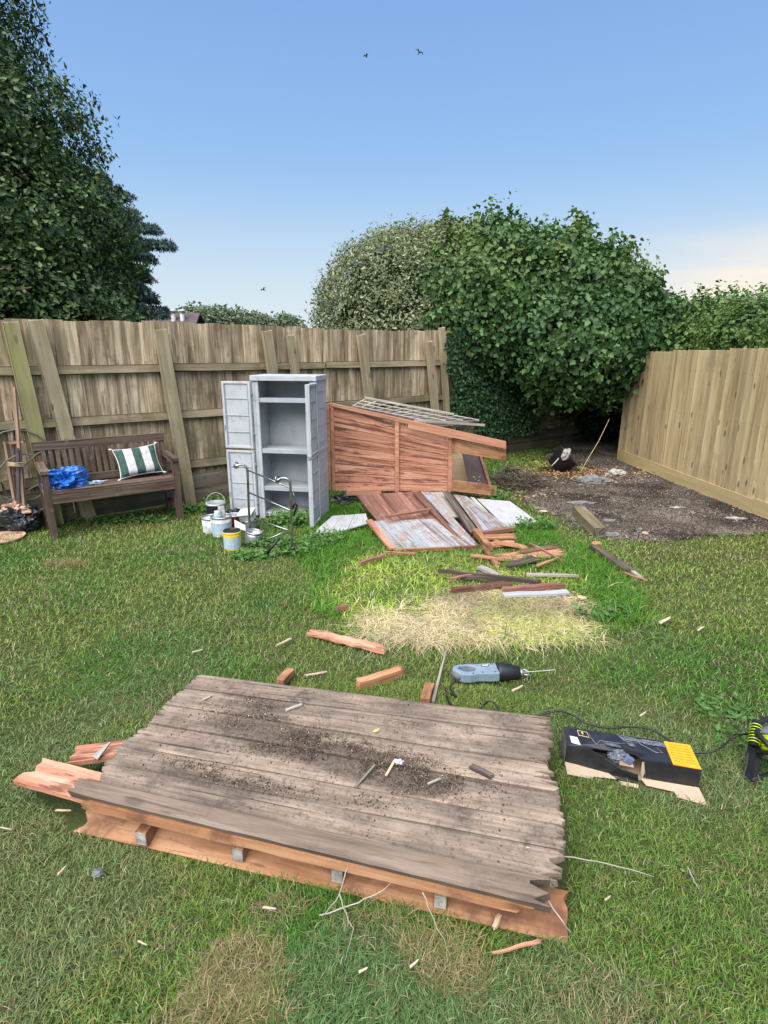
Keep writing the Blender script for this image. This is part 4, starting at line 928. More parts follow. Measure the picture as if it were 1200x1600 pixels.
# things leaning behind it
quad2 = lambda nm, pts, dys, t, mat, label, cat: tag((lambda m: (m.slab([S_(u, v, d) for (u, v), d in zip(pts, dys)], t, (0, -1, .1)), m.build(nm, mat, None, bevel=.003))[1])(MB()), label, cat)
t = thing("shed_door", S_(745, 760, .3), "dark maroon-brown painted panel leaning inside the open end of the shed wall", "panel")
m = MB(); m.slab([S_(722, 708, .42), S_(733, 757, .28), S_(764, 757, .28), S_(748, 710, .42)], .018, (0, -1, .15)); m.build("panel", M_door, t)
m = MB(); m.slab([S_(748, 709, .39), S_(764, 759, .24), S_(768, 757, .24), S_(752, 710, .39)], .03, (0, -1, .15)); m.build("frame", M_brown, t, bevel=.002)
quad2("plywood_sheet", [(700, 706), (700, 760), (735, 760), (727, 709)], [.55, .50, .50, .55], .01, M_ply, "pale plywood sheet standing behind the shed wall next to the maroon panel", "plywood")
m = MB(); m.slab([S_(540, 640, .12), S_(556, 631, .85), S_(742, 659, .80), S_(690, 667, .12)], .03, (0, -.1, 1)); tag(m.build("roof_sheet", M_dark, None), "dark felted roof sheet of the collapsed shed under the trellis", "roof sheet")
t = thing("trellis", S_(640, 650, .4), "weathered white lattice trellis lying on top of the collapsed shed", "trellis")
q = [S_(551, 640, .1), S_(668, 664, .1), S_(748, 662, .75), S_(570, 628.5, .85)]
for i in range(4): q[i].z += .035
def bil(a, b): return q[0].lerp(q[1], a).lerp(q[3].lerp(q[2], a), b)
M_trel = wood("trellis_wood", (.2, .18, .15), (.34, .32, .27), (.48, .46, .41), gs=(2, 20), knots=0)
m = MB()
for k in range(11): m.board(bil(k/10, 0), bil(k/10, 1), .02, .008, Z)
m.build("cross_slats", M_trel, t); m = MB()
for k in range(4): m.board(bil(0, k/3)+Z*.009, bil(1, k/3)+Z*.009, .026, .008, Z)
m.build("long_slats", M_trel, t)
m = MB(); m.board(q[3]+Z*.02, bil(.78, 1)+Z*.02, .035, .022, Z); m.build("edge_batten", M_trel, t)
m = MB(); m.board(S_(648, 660, -.02)+Z*.02, S_(757, 664, .35), .022, .025, Z, seg=3, warp=.002); tag(m.build("batten", M_trel), "thin pale batten lying along the top right of the shed wall, below the trellis", "batten")
# dark crumpled lump under the wall's left end
crumple("dark_lump", P(530, 795)+Vector((.05, .12, .05)), (.16, .1, .08), M_bag, 22, .5, None, None, 4, 2, .7, 6, "dark crumpled lump under the left end of the shed wall", "dark sheet")

# ------------------------------------------------------------------ sheets and boards pulled off the shed
def sheet(name, px, zs, n, t, mat, label, cat, group=None, lap=0, jit=.004, along=True):
    q = [P(u, v, z) for (u, v), z in zip(px, zs)]; m = MB(); m.cladding(q, n, t, .0025, None, lap, jit=jit); o = m.build(name, mat, None, bevel=.0015); tag(o, label, cat, group); return o
random.seed(17)
sheet("shed_panel", [(557, 774), (654, 767), (692, 812), (590, 815)], [.20, .24, .10, .08], 8, .014, M_brown, "reddish brown cladding panel sloping off the shed wall towards the lawn", "panel")
t = thing("shed_panel", P(660, 845), "grey-painted cladding panel with peeling paint lying in front of the brown one", "panel")
q = [P(578, 814, .10), P(690, 810, .11), P(744, 852, .04), P(615, 858, .04)]
m = MB(); m.cladding(q, 9, .015, .002, None, 0, jit=.003); m.build("cladding", M_grey, t, bevel=.001)
up = (q[1]-q[0]).cross(q[3]-q[0]).normalized(); up = up if up.z > 0 else -up
m = MB(); m.board(q[0]+up*.006+Vector((-.01, 0, 0)), q[3]+up*.006+Vector((-.01, -.01, 0)), .055, .02, up); m.build("edge_batten", M_orange2, t, bevel=.002)
m = MB(); m.board(q[3]-up*.012+Vector((0, -.012, 0)), q[2]-up*.012+Vector((0, -.012, 0)), .02, .03, up); m.build("edge_batten", M_rawin, t)
sheet("plank", [(645, 769), (656, 768), (716, 836), (708, 835)], [.25, .25, .07, .07], 1, .016, M_brown, "long dark red-brown plank between the brown and pale cladding", "plank")
sheet("plank", [(657, 768), (672, 768), (746, 850), (722, 838)], [.24, .24, .05, .05], 1, .014, M_grey, "pale grey peeling plank lying beside the dark red-brown plank", "plank")
sheet("shed_panel", [(668, 769), (692, 768), (728, 806), (700, 808)], [.19, .19, .10, .10], 3, .014, M_greyold, "small silvered cladding scrap between two long planks", "panel")
sheet("plank", [(690, 766), (702, 768), (746, 828), (735, 832)], [.24, .24, .07, .07], 1, .02, M_dark, "mossy dark plank with rotten edge, laid over the grey sheets", "plank")
sheet("shed_panel", [(707, 771), (730, 776), (793, 822), (752, 832)], [.12, .12, .045, .045], 3, .014, M_grey, "blue-grey painted panel right of the mossy plank", "panel")
sheet("plank", [(734, 776), (741, 777), (782, 819), (776, 821)], [.10, .10, .04, .04], 1, .02, M_trel, "narrow pale green-edged strip next to the big pale sheet", "plank")
sheet("board_sheet", [(745, 779), (797, 783), (851, 822), (790, 823)], [.09, .09, .03, .03], 1, .01, M_grey2, "large smooth pale grey sheet at the right of the shed debris", "board")
sheet("shed_panel", [(519, 806), (572, 802), (576, 817), (472, 847)], [.10, .12, .07, .03], 3, .012, M_grey2, "pale whitish cladding scrap in the grass at the foot of the cabinet", "panel")
m = MB(); m.board(P(603, 807, .16), P(676, 796, .17), .035, .02, Z, seg=4, jag=(.02, .05), warp=.004); tag(m.build("plank", M_brown), "short splintered stick lying across the reddish brown panel", "stick")
# dark sheet added on the ground, painted as the shade under the sheets
sheet("shade_sheet", [(590, 790), (760, 790), (790, 838), (640, 852)], [.03, .03, .012, .012], 1, .006, M_dark, "dark sheet added as shade under the grey panels", "dark sheet")
# orange broken boards to the right of the panels
def brd(name, a, b, w_, t_, mat, label, cat="plank", za=.03, zb=.03, seg=4, jag=(.02, .03), warp=.004, n=Z, bevel=0, taper=(1, 1), group=None):
    m = MB(); m.board(P(a[0], a[1], za), P(b[0], b[1], zb), w_, t_, n, seg=seg, jag=jag, warp=warp, taper=taper); return tag(m.build(name, mat, None, bevel=bevel), label, cat, group)
random.seed(30)
brd("plank", (742, 829), (766, 858), .05, .05, M_rawin, "orange batten forming the left side of the broken frame by the grey panel", za=.07, zb=.04)
brd("plank", (745, 833), (805, 826), .04, .03, M_brown, "thin reddish batten lying across the broken orange boards", za=.06, zb=.05)
brd("plank", (752, 840), (808, 838), .11, .018, M_rawin, "orange board just in front of the reddish batten", za=.04, zb=.04, jag=(.02, .05))
brd("plank", (758, 852), (808, 847), .10, .018, M_orange, "pinkish orange board with ragged ends next to the batten frame", za=.03, zb=.03, jag=(.04, .06))
brd("plank", (778, 872), (884, 862), .17, .016, M_orange, "wide pinkish board flat in the grass with a rubbed white patch", za=.02, zb=.02, jag=(.06, .10))
brd("plank", (792, 884), (838, 871), .13, .012, M_dark, "dark three-cornered scrap of board on the pinkish boards", za=.045, zb=.045, taper=(.4, 1), jag=(.03, .02))
brd("plank", (754, 855), (778, 884), .035, .03, M_rawin, "short orange offcut pointing down from the broken frame", za=.05, zb=.03)
brd("plank", (826, 848), (880, 876), .018, .014, M_brown, "thin reddish stick lying on the wide pinkish board", za=.04, zb=.04, seg=3)
brd("plank", (684, 891), (846, 910), .035, .03, M_dark, "long thin black rotten stick across the bleached grass", za=.07, zb=.07, seg=8, jag=(.1, .1), warp=.008, taper=(.5, 1))
brd("plank", (715, 902), (800, 906), .03, .02, M_dark, "second black rotten stick, partly under the long one", za=.05, zb=.06, seg=6, jag=(.05, .05), warp=.008)
brd("plank", (704, 923), (800, 912), .04, .03, M_brown, "dark brown split batten left of the white painted board", za=.05, zb=.06, seg=6, jag=(.05, .03), warp=.006)
brd("plank", (786, 922), (880, 914), .045, .03, M_brown, "brown rotten batten lying just behind the white painted board", za=.06, zb=.06, seg=6, jag=(.02, .04), warp=.004)
brd("plank", (786, 930), (888, 925), .06, .016, M_grey2, "short white painted board in the bleached grass", za=.05, zb=.05, jag=(.02, .02))
brd("plank", (748, 885), (780, 900), .06, .02, M_greyold, "small silver-grey board scrap beside the dark triangular one", za=.04, zb=.04)
brd("plank", (822, 898), (905, 900), .025, .016, M_greyold, "thin silvery lath hidden in grass above the white painted board", za=.04, zb=.04, seg=5)
brd("plank", (925, 853), (985, 893), .07, .03, M_dark, "charred grey plank on the grass near the soil edge", za=.045, zb=.04, seg=6, jag=(.05, .08), warp=.006)
brd("plank", (968, 880), (1004, 903), .035, .02, M_greyold, "light brown split stick continuing the charred plank", za=.04, zb=.03, seg=4, jag=(.03, .1), taper=(1, .5))
brd("plank", (972, 893), (1012, 908), .014, .01, M_orange2, "thin splinter trailing off the end of the charred plank", za=.03, zb=.03, seg=4, taper=(1, .2))
crumple("brick_scrap", P(932, 856)+Z*.04, (.045, .03, .02), M_orange2, 33, .4, None, None, 3, 2, .8, 5, "small orange chip of wood at the tip of the charred plank", "wood chip")
brd("plank", (482, 987), (604, 1016), .055, .028, M_orange, "splintered reddish plank lying left of the straw patch", za=.04, zb=.04, seg=10, jag=(.05, .08), warp=.004, taper=(.8, 1))
brd("wood_block", (558, 1070), (630, 1048), .045, .045, M_rawin, "cleft reddish block of wood between the deck and the straw", "block", za=.03, zb=.03, seg=4, jag=(.01, .03))
brd("wood_block", (437, 1068), (456, 1048), .04, .035, M_rawin, "small orange offcut peeping out behind the deck's far edge", "block", za=.05, zb=.05, seg=2, jag=(.01, .01))
brd("wood_block", (663, 1098), (672, 1070), .045, .035, M_rawin, "short orange offcut behind the deck, beside the long splinter", "block", za=.04, zb=.04, seg=2, jag=(.01, .01))
brd("splinter", (676, 1098), (697, 1016), .016, .01, M_trel, "long upright-pointing pale splinter behind the deck", "splinter", za=.03, zb=.05, seg=6, jag=(.02, .03), warp=.004, taper=(1, .4))
brd("wood_chip", (524, 950), (545, 949), .03, .02, M_brown, "small brown chip of wood at the left of the bleached grass", "wood chip", za=.06, zb=.06)
brd("plank", (560, 880), (600, 868), .03, .02, M_brown, "small brown stick half buried in long grass below the grey panel", za=.05, zb=.05)

random.seed(301)
brd("plank", (770, 846), (826, 856), .07, .015, M_rawin, "ragged orange board end nearest the bright weeds at the right of the debris", za=.05, zb=.035, jag=(.06, .06))
brd("plank", (812, 862), (872, 853), .06, .014, M_brown, "red-brown splintered slat across the top of the wide pinkish board", za=.045, zb=.04, jag=(.04, .08))
brd("plank", (735, 868), (790, 874), .035, .015, M_orange, "narrow torn orange slat just left of the dark three-cornered scrap", za=.05, zb=.045, jag=(.05, .08))
brd("plank", (838, 884), (872, 872), .03, .012, M_orange2, "short clean orange splinter at the right end of the pinkish board", za=.045, zb=.045, jag=(.04, .05), taper=(1, .4))
brd("plank", (700, 905), (742, 897), .02, .012, M_brown, "small brown splinter in the lime grass left of the black rotten sticks", za=.07, zb=.07, jag=(.03, .05))
brd("plank", (600, 862), (652, 866), .022, .014, M_orange, "thin orange sliver in the grass under the front edge of the grey panel", za=.05, zb=.05, jag=(.03, .05))
# ------------------------------------------------------------------ the deck (shed floor) on its stack
random.seed(41)
ZD = .165
TL, TR = P(303, 1054, ZD), P(862, 1122, ZD); FL, FR = P(170, 1196, ZD), P(874, 1352, ZD)
deck = thing("shed_floor", (TL+FR)/2*1, "soil-covered weathered plank floor of the shed lying on the lawn", "shed floor")
ORG[deck.name].z = 0; deck.location.z = 0
ends_l = [(303, 1054), (290, 1068), (259, 1096), (230, 1124), (186, 1157), (170, 1188)]
mdk = MB()
cl = [0, .105, .30, .49, .68, .86, 1.0]
cuts_l = [(308, 1053), (284, 1075), (255, 1100), (229, 1128), (184, 1162), (160, 1192), (150, 1225)]
cuts_r = [(862, 1121), (866, 1150), (862, 1195), (880, 1240), (886, 1290), (886, 1330), (876, 1388)]
for k in range(6):
    a0, a1 = P(*cuts_l[k], ZD), P(*cuts_l[k+1], ZD); b0, b1 = P(*cuts_r[k], ZD), P(*cuts_r[k+1], ZD)
    seg, vs = 60, 14; V_, UV_, K = [], [], 0; tt = .02
    o1, o2 = random.random()*90, random.random()*90; lid = [abs(mnoise.noise(Vector((o1+j*.45, 0, 0))))*1.6+.25*random.random() for j in range(vs+1)]; rid = [abs(mnoise.noise(Vector((o2+j*.4, 0, 0))))*1.7+.3*random.random()**2 for j in range(vs+1)]; hoff = random.uniform(-.003, .003); cup = random.uniform(.0, .004)
    for side in (0, 1):
        for i in range(seg+1):
            for j in range(vs+1):
                f, g_ = i/seg, .022+j/vs*.956
                l = a0.lerp(a1, g_); r_ = b0.lerp(b1, g_); L = (r_-l).length; e = (r_-l)/L; u = f*L
                if i == 0: u += lid[j]*.035
                if i == seg: u -= rid[j]*.095*(.6 if side else 1)*(1 if (j % 3) else .45)
                if i >= seg-3: u = min(u, L-.085+.0*i) if i < seg else u
                p = l+e*u; wob_ = .0035*mnoise.noise(Vector((p.x*3, p.y*3, k)))
                edge = .0035 if (j == 0 or j == vs) else 0
                p.z = ZD-tt*side+hoff+wob_+cup*(2*j/vs-1)**2-edge*(1-side); V_.append(p); UV_.append((u, g_*.14+side*.3))
    n1 = (seg+1)*(vs+1); I = lambda s_, i, j: s_*n1+i*(vs+1)+j; fs = []
    for i in range(seg):
        for j in range(vs): fs.append((I(0,i,j), I(0,i,j+1), I(0,i+1,j+1), I(0,i+1,j))); fs.append((I(1,i,j), I(1,i+1,j), I(1,i+1,j+1), I(1,i,j+1)))
        fs.append((I(0,i,0), I(0,i+1,0), I(1,i+1,0), I(1,i,0))); fs.append((I(0,i,vs), I(1,i,vs), I(1,i+1,vs), I(0,i+1,vs)))
    for j in range(vs): fs.append((I(0,0,j), I(1,0,j), I(1,0,j+1), I(0,0,j+1))); fs.append((I(0,seg,j), I(0,seg,j+1), I(1,seg,j+1), I(1,seg,j)))
    mdk.add(V_, fs, UV_)
deck_o = mdk.build("boards", M_deck, deck)
def dblob(U, V, u, v, ru, rv): return np.exp(-(((U-u)/ru)**2+((V-v)/rv)**2))
def ddens(U, V): return 1.0*dblob(U,V,.32,.42,.10,.15)+1.1*dblob(U,V,.50,.50,.14,.09)+1.1*dblob(U,V,.67,.58,.13,.09)+.6*dblob(U,V,.2,.40,.1,.1)+.65*dblob(U,V,.28,.84,.24,.07)+.35*dblob(U,V,.62,.78,.12,.07)+.35*dblob(U,V,.22,.16,.12,.08)+.35*dblob(U,V,.5,.2,.25,.04)+.4*dblob(U,V,.06,.5,.05,.5)
nbv = 2*(60+1)*(14+1); dv = np.zeros(len(deck_o.data.vertices), np.float32)
for k in range(6):
    ii, jj = np.meshgrid(np.arange(61), np.arange(15), indexing='ij'); d_ = ddens(ii.ravel()/60, (k+jj.ravel()/14)/6)
    for sd_ in (0, 1): dv[k*nbv+sd_*915:k*nbv+(sd_+1)*915] = d_
da = deck_o.data.attributes.new("soil", 'FLOAT', 'POINT'); da.data.foreach_set("value", dv)
# front plank of the deck, lifted a little, with its raw orange edge
m = MB(); a, b = P(120, 1225, .172), P(866, 1390, .168)
e = (b-a).normalized(); sd = Z.cross(e)
m.board(a-sd*.016, b-sd*.024, .060, .042, (Z*.93-sd*.36).normalized(), seg=24, vs=3, jag=(.03, .10), warp=.003, taper=(.8, 1.15), rnd=1.0); m.build("front_bearer", M_bear, deck, bevel=.003)
m = MB(); m.board(a-sd*.036-Z*.034+e*.05, b-sd*.046-Z*.036-e*.05, .034, .02, (-sd).normalized(), seg=16, vs=1, jag=(.05, .1), warp=.002); m.build("front_edge", M_rawin, deck)
# joists under the deck
for (u, v) in ((250, 1268), (392, 1302), (548, 1338), (690, 1370), (800, 1392)):
    m = MB(); p = P(u, v, .11); q = p+sd*.72+Vector((0, 0, .002)); m.board(p+sd*.02, q, .04, .045, Z); m.build("joist", M_rawin, deck, bevel=.003)
# lower wall section the deck is stacked on
low = thing("shed_wall", P(500, 1340), "raw orange timber wall section lying flat under the soil-covered shed floor", "shed wall")
la, lb = P(112, 1287, .03), P(892, 1462, .03); le = (lb-la).normalized(); ls = Z.cross(le)
m = MB(); a_ = la+ls*.055; b_ = lb+ls*.055
m.board(a_, b_, .135, .02, (Z*.9-ls*.42).normalized(), seg=26, vs=2, jag=(.12, .03), warp=.003)
for k in range(1, 6): m.board(a_+ls*(.125*k)+Z*.02+le*random.uniform(-.06, .06)*1, b_+ls*(.125*k)+Z*.02-le*.05, .122, .018, Z, seg=10, jag=(.05, .05))
m.build("boards", M_rawin, low)
for (u, v) in ((222, 1310), (372, 1335), (527, 1368), (688, 1408)):
    p = P(u, v, .05); m = MB(); m.board(p+ls*.0, p+ls*.62+Z*.012, .04, .05, Z); o = m.build("batten", M_rawin, low, bevel=.003)
    m = MB(); m.board(p-ls*.0045, p-ls*.0005, .036, .046, Z); m.build("painted_end", M_rubble, o)
for (px_, lab_) in ((((32, 1212), (150, 1246)), 'orange plank jutting out at the left under the shed floor'), (((105, 1190), (172, 1182)), 'split pale orange board tip poking out left of the shed floor')):
    a, b = P(*px_[0], .10), P(*px_[1], .11); m = MB(); dd = (b-a).normalized(); L = .42 if px_[0][0] < 50 else .3
    m.board(a+Z.cross(dd)*.03, a+Z.cross(dd)*.03+dd*L+Z*.005, .13 if px_[0][0] < 50 else .10, .018, Z, seg=6, vs=5, jag=(.06, 0), warp=.002); tag(m.build("plank", M_orange), lab_, "plank")
m = MB(); m.board(P(148, 1185, .13), P(172, 1160, .15), .03, .008, (0, -.5, 1), seg=2, taper=(1, .2)); tag(m.build("splinter", M_trel), "pale upright splinter at the left end of the shed floor", "splinter")
m = MB(); m.board(P(905, 1440, .02)+Vector((-.2, 0, 0)), P(820, 1445, .08), .02, .01, Z, seg=2)
# soil and crumbs on the deck
n = 190000; U = RG.random(n); Vv = RG.random(n)
A0, A1, A2, A3 = [np.array(q_) for q_ in (P(308, 1058, ZD), P(160, 1210, ZD), P(870, 1375, ZD), P(860, 1126, ZD))]
pos = (A0[None]*(1-Vv[:, None])+A1[None]*Vv[:, None])*(1-U[:, None]) + (A3[None]*(1-Vv[:, None])+A2[None]*Vv[:, None])*U[:, None]
def blob(u, v, ru, rv): return np.exp(-(((U-u)/ru)**2+((Vv-v)/rv)**2))
dens = 1.0*blob(.32, .42, .10, .15)+1.1*blob(.50, .50, .14, .09)+1.1*blob(.67, .58, .13, .09)+.5*blob(.2, .40, .1, .1)+.55*blob(.28, .84, .22, .06)+.3*blob(.62, .78, .1, .06)+.25*blob(.24, .16, .1, .06)+.3*blob(.5, .2, .25, .04)+.012
k = RG.random(n) < dens**1.3*(.12+1.3*sst(N1(pos[:, 0], pos[:, 1], 16, 3), .38, .62)); pos = pos[k]; n = len(pos)
s_ = (.0012+.004*RG.random(n)**2.5)*np.where(RG.random(n) < .02, 1.8, 1.); Q = unit(RG.normal(size=(n*4, 3))).reshape(n, 4, 3)*s_[:, None, None]*RG.uniform(.6, 1.3, (n, 4, 1))
V = pos[:, None, :]+Q; V[:, :, 2] = np.maximum(V[:, :, 2]+.002, ZD-.001); Fq = (np.arange(n)[:, None, None]*4+np.array([[0, 1, 2], [0, 3, 1], [1, 3, 2], [0, 2, 3]])[None]).reshape(-1, 3)
C = lerpc((.055, .040, .030), (.20, .15, .11), RG.random(n)**1.2); w_ = RG.random(n) < .03; C[w_] = (.55, .50, .45)
M_crumb = leafmat("soil_crumb", 1, .1, 0)
tag(nmesh("soil_crumbs", V.reshape(-1, 3), Fq, np.repeat(C, 4, 0), M_crumb), "dark crumbly soil and bits scattered on the shed floor", "soil", kind='stuff')
x, y, z_ = pos[:, 0], pos[:, 1], pos[:, 2]; k = RG.random(n) < .022; x, y = x[k], y[k]; n = len(x)
V, Fq, Cc = strips(x, y, np.full(n, ZD+.004), RG.uniform(.008, .03, n), np.full(n, .0016), RG.uniform(0, 6.28, n), np.full(n, 1.3), lerpc((.10, .07, .05), (.42, .34, .26), RG.random(n)**2), 3, RG.normal(0, .3, n), np.full(n, .9))
tag(nmesh("twig_litter", V, Fq, Cc, M_straw), "fine dry stalks in the soil on the shed floor", "litter", kind='stuff')
for (a, b, wd, mat, lab) in (((555, 1230), (586, 1195), .007, M_trel, "pale straight sliver lying in the middle of the shed floor"), ((735, 1197), (770, 1214), .022, M_dark, "dark rotten sliver on the right half of the shed floor"), ((446, 1110), (473, 1100), .012, M_trel, "pale chip of wood near the far edge of the shed floor"), ((316, 1094), (330, 1087), .006, M_trel, "thin pale chip at the far left of the shed floor"), ((603, 1212), (616, 1190), .009, M_ply, "tan sliver beside the white scrap on the shed floor"), ((668, 1225), (690, 1216), .008, M_trel, "small pale stick right of the white scrap on the shed floor")):
    m = MB(); m.board(P(*a, ZD+.008), P(*b, ZD+.010), wd, wd*.6, Z, seg=4, jag=(.005, .01), warp=.001); tag(m.build("splinter", mat), lab, "splinter")
crumple("paper_scrap", P(624, 1190, ZD+.008), (.022, .012, .008), M_white, 51, .6, None, None, 3, 2, .8, 5, "tiny white plastic scrap in the soil on the shed floor", "scrap")
M_yl = plain("yellow_leaf", (.5, .5, .06), .6)
m = MB(); c = P(582, 1143, ZD+.012); m.slab([c, c+Vector((.012, .008, .004)), c+Vector((.028, .012, .006)), c+Vector((.015, -.004, 0))], .0008); tag(m.build("leaf", M_yl), "single yellow leaf on the far half of the shed floor", "leaf")

# roots and stems sticking out round the deck
def stem(px, zs, r, lab, mat=M_trel, name="stalk"):
    m = MB(); pts = [P(u, v, z) for (u, v), z in zip(px, zs)]; out = []
    for i in range(len(pts)-1):
        for s_ in range(4): out.append(pts[i].lerp(pts[i+1], s_/4)+Vector((random.uniform(-.003, .003), random.uniform(-.003, .003), 0)))
    out.append(pts[-1]); m.tube(out, [r*(1-.6*i/(len(out)-1)) for i in range(len(out))], 5); tag(m.build(name, mat), lab, "stalk")
random.seed(50)
stem([(822, 1323), (880, 1337), (950, 1350), (1022, 1370)], [.17, .12, .05, .03], .0028, "long pale stalk trailing right from the shed floor onto the grass")
stem([(850, 1400), (880, 1440), (894, 1462)], [.12, .1, .04], .0022, "curved pale stalk in front of the deck's near right corner")
stem([(660, 1395), (680, 1440), (697, 1478)], [.12, .06, .03], .002, "thin stalk hanging from the deck front, left of the wood sliver")
stem([(545, 1350), (530, 1400), (503, 1432)], [.14, .07, .03], .0026, "pale root hanging down in front of the middle of the deck")
stem([(500, 1430), (560, 1410), (600, 1390), (618, 1375)], [.02, .05, .08, .12], .0022, "root arching right from the grass to the deck front")
stem([(530, 1395), (545, 1440), (552, 1450), (540, 1500)], [.08, .03, .03, .02], .0022, "forked root lying in the near grass below the deck")
stem([(484, 1335), (500, 1350), (508, 1362)], [.12, .09, .07], .002, "dark wispy root in the gap under the shed floor", M_dark)
stem([(1074, 1355), (1085, 1378), (1092, 1390)], [.03, .03, .02], .002, "short pale stalk in the grass right of the shed floor")
stem([(958, 1040-60), (990, 990), (1040, 962)], [.03, .06, .10], .0018, "thin dry stalk leaning over the grass right of the straw")

# splinters and chips on the lawn
random.seed(60); chips = [(456, 997, 430, 1013), (477, 1057, 512, 1050), (800, 1080, 818, 1072), (90, 1369, 104, 1352), (0, 1294, 18, 1296), (86, 1266, 112, 1268), (410, 1418, 432, 1421), (640, 1512, 655, 1500), (822, 1012, 840, 1018), (848, 1398, 852, 1385), (770, 1450, 780, 1430), (1000, 1120, 1010, 1112), (560, 1520, 575, 1512), (300, 1210-190, 318, 1015), (945, 1408, 955, 1400), (655, 945, 668, 950), (1090, 985, 1100, 980), (1030, 975, 1048, 965), (215, 1470, 230, 1478)]
M_chip = wood("chip_wood", (.35, .25, .17), (.52, .42, .31), (.66, .58, .47), gs=(3, 30), knots=0)
proto = None
for (a, b, c_, d) in chips:
    p, q_ = P(a, b, .03), P(c_, d, .032); L = (q_-p).length
    if proto is None:
        m = MB(); m.board((-.5, 0, 0), (.5, 0, 0), .14, .07, Z, seg=5, jag=(.12, .22), warp=.015, taper=(1, .6)); proto = m.build("splinter", M_chip); o = proto
    else: o = proto.copy(); col.objects.link(o)
    o.location = (p+q_)/2; o.rotation_euler = (random.uniform(-.3, .3), random.uniform(-.12, .12), math.atan2(q_.y-p.y, q_.x-p.x)); o.scale = (L, max(L, .05)*random.uniform(.6, 1.2), max(L, .05)*.8)
    tag(o, "small pale splinter of broken wood lying loose on the mown lawn", "splinter", "wood splinters scattered on the lawn")
brd("splinter", (768, 1490), (846, 1469), .010, .006, M_orange2, "long thin tan splinter in the grass below the near right corner of the deck", "splinter", za=.035, zb=.04, seg=6, jag=(.01, .03), taper=(.5, 1))
brd("splinter", (773, 1452), (779, 1428), .014, .008, M_ply, "upright brown sliver leaning on the front of the lower wall section", "splinter", za=.02, zb=.07, seg=2)
crumple("stone", P(154, 1371)+Z*.02, (.018, .018, .012), M_stone, 61, .4, None, None, 3, 2, .8, 5, "small grey stone in the grass at the lower left", "stone")
crumple("leaf", P(908, 944)+Z*.05, (.03, .03, .006), M_ply, 62, .5, None, None, 3, 2, .8, 5, "tan dead leaf on the right of the straw patch", "leaf")

# ------------------------------------------------------------------ reciprocating saw
def KS(u, v, z=.05): return P(u, v, z)
sc_ = P(762, 1064); sx0, sx1 = P(706, 1052, .05), P(868, 1049, .05); SX = (sx1-sx0).normalized(); SLn = (sx1-sx0).length; SY = Z.cross(SX)
saw = thing("reciprocating_saw", (sx0+sx1)/2-Z*.05, "grey-blue electric saw with black nose and long blade on the grass", "power saw")
M_sawb = plain("saw_body", (.17, .23, .285), .45, var=.12, spec=.5)
def W_(x, y, z): return sx0+SX*x+SY*y+Z*(z)
# handle loop: outline on the lawn plane, given thickness
out = [(0, -.002), (.012, .03), (.05, .043), (.13, .042), (.21, .052), (.232, .050), (.242, -.0), (.236, -.052), (.19, -.054), (.13, -.050), (.085, -.062), (.048, -.058), (.035, -.050), (.012, -.022)]
hole = [(.028, .004), (.045, .026), (.09, .030), (.118, .016), (.122, -.008), (.108, -.024), (.078, -.030), (.055, -.022)]
def ring_mesh(out, hole, t, z0):
    bm = bmesh.new(); vo = [bm.verts.new(W_(x, y, z0)) for x, y in out]; vh = [bm.verts.new(W_(x, y, z0)) for x, y in hole]
    es = [bm.edges.new((vo[i], vo[(i+1) % len(vo)])) for i in range(len(vo))]+[bm.edges.new((vh[i], vh[(i+1) % len(vh)])) for i in range(len(vh))]
    r_ = bmesh.ops.triangle_fill(bm, use_beauty=True, use_dissolve=False, edges=es)
    f = [x for x in r_['geom'] if isinstance(x, bmesh.types.BMFace)]
    ex = bmesh.ops.extrude_face_region(bm, geom=f); vs = [x for x in ex['geom'] if isinstance(x, bmesh.types.BMVert)]
    for v in vs: v.co += Z*t
    bmesh.ops.recalc_face_normals(bm, faces=bm.faces); bm.verts.index_update()
    m = MB(); m.add([v.co.copy() for v in bm.verts], [[v.index for v in fc.verts] for fc in bm.faces], None, .5); bm.free(); return m
ring_mesh(out, hole, .05, -.022).build("body", M_sawb, saw, bevel=.006)
m = MB(); m.tube([W_(.232, 0, .003), W_(.236, 0, .003), W_(.25, 0, .004), W_(.30, .0, .0), W_(.345, .003, -.004), W_(.350, .003, -.004)], [.036, .047, .046, .041, .033, .028], 16); m.build("nose_boot", M_black, saw)
m = MB(); m.tube([W_(.35, .003, -.004), W_(.368, .003, -.004)], .018, 10); m.tube([W_(.362, .02, 0), W_(.385, .022, 0), W_(.40, .008, -.006), W_(.392, -.018, -.008), W_(.37, -.014, -.006)], .0045, 6); m.build("shoe", M_steel, saw)
m = MB(); m.board(W_(.37, .0, -.004), W_(SLn-.0, .012, -.0), .02, .0022, (Z*.5+SY*.5), seg=4, taper=(1, .7)); m.build("blade", plain("blade_steel", (.42, .45, .44), .35, .6, .3, 30), saw)
m = MB()
for (x_, y_) in ((.06, .038), (.15, -.042), (.215, -.040), (.10, -.05)): m.lathe([(0, .0302), (.0035, .0302), (.004, .028)], sx0+SX*x_+SY*y_, None, 8)
m.build("screws", M_black, saw)
m = MB(); m.tube([W_(.125, .0, .0285), W_(.18, -.005, .0288), W_(.236, -.004, .0285)], .0016, 5); m.tube([W_(.14, -.035, .0285), W_(.19, -.04, .0285), W_(.23, -.038, .0285)], .0012, 5); m.build("casing_seam", M_seam, saw)
m = MB(); m.tube([W_(.052, -.016, .0), W_(.07, -.010, .002), W_(.085, -.018, .002)], .009, 8); m.build("trigger", M_black, saw)
m = MB(); m.tube([W_(.0, .0, .004), W_(.018, -.027, .004), W_(.036, -.05, .004)], [.014, .017, .014], 10); m.build("grip", plain("saw_grip", (.10, .105, .11), .7), saw)
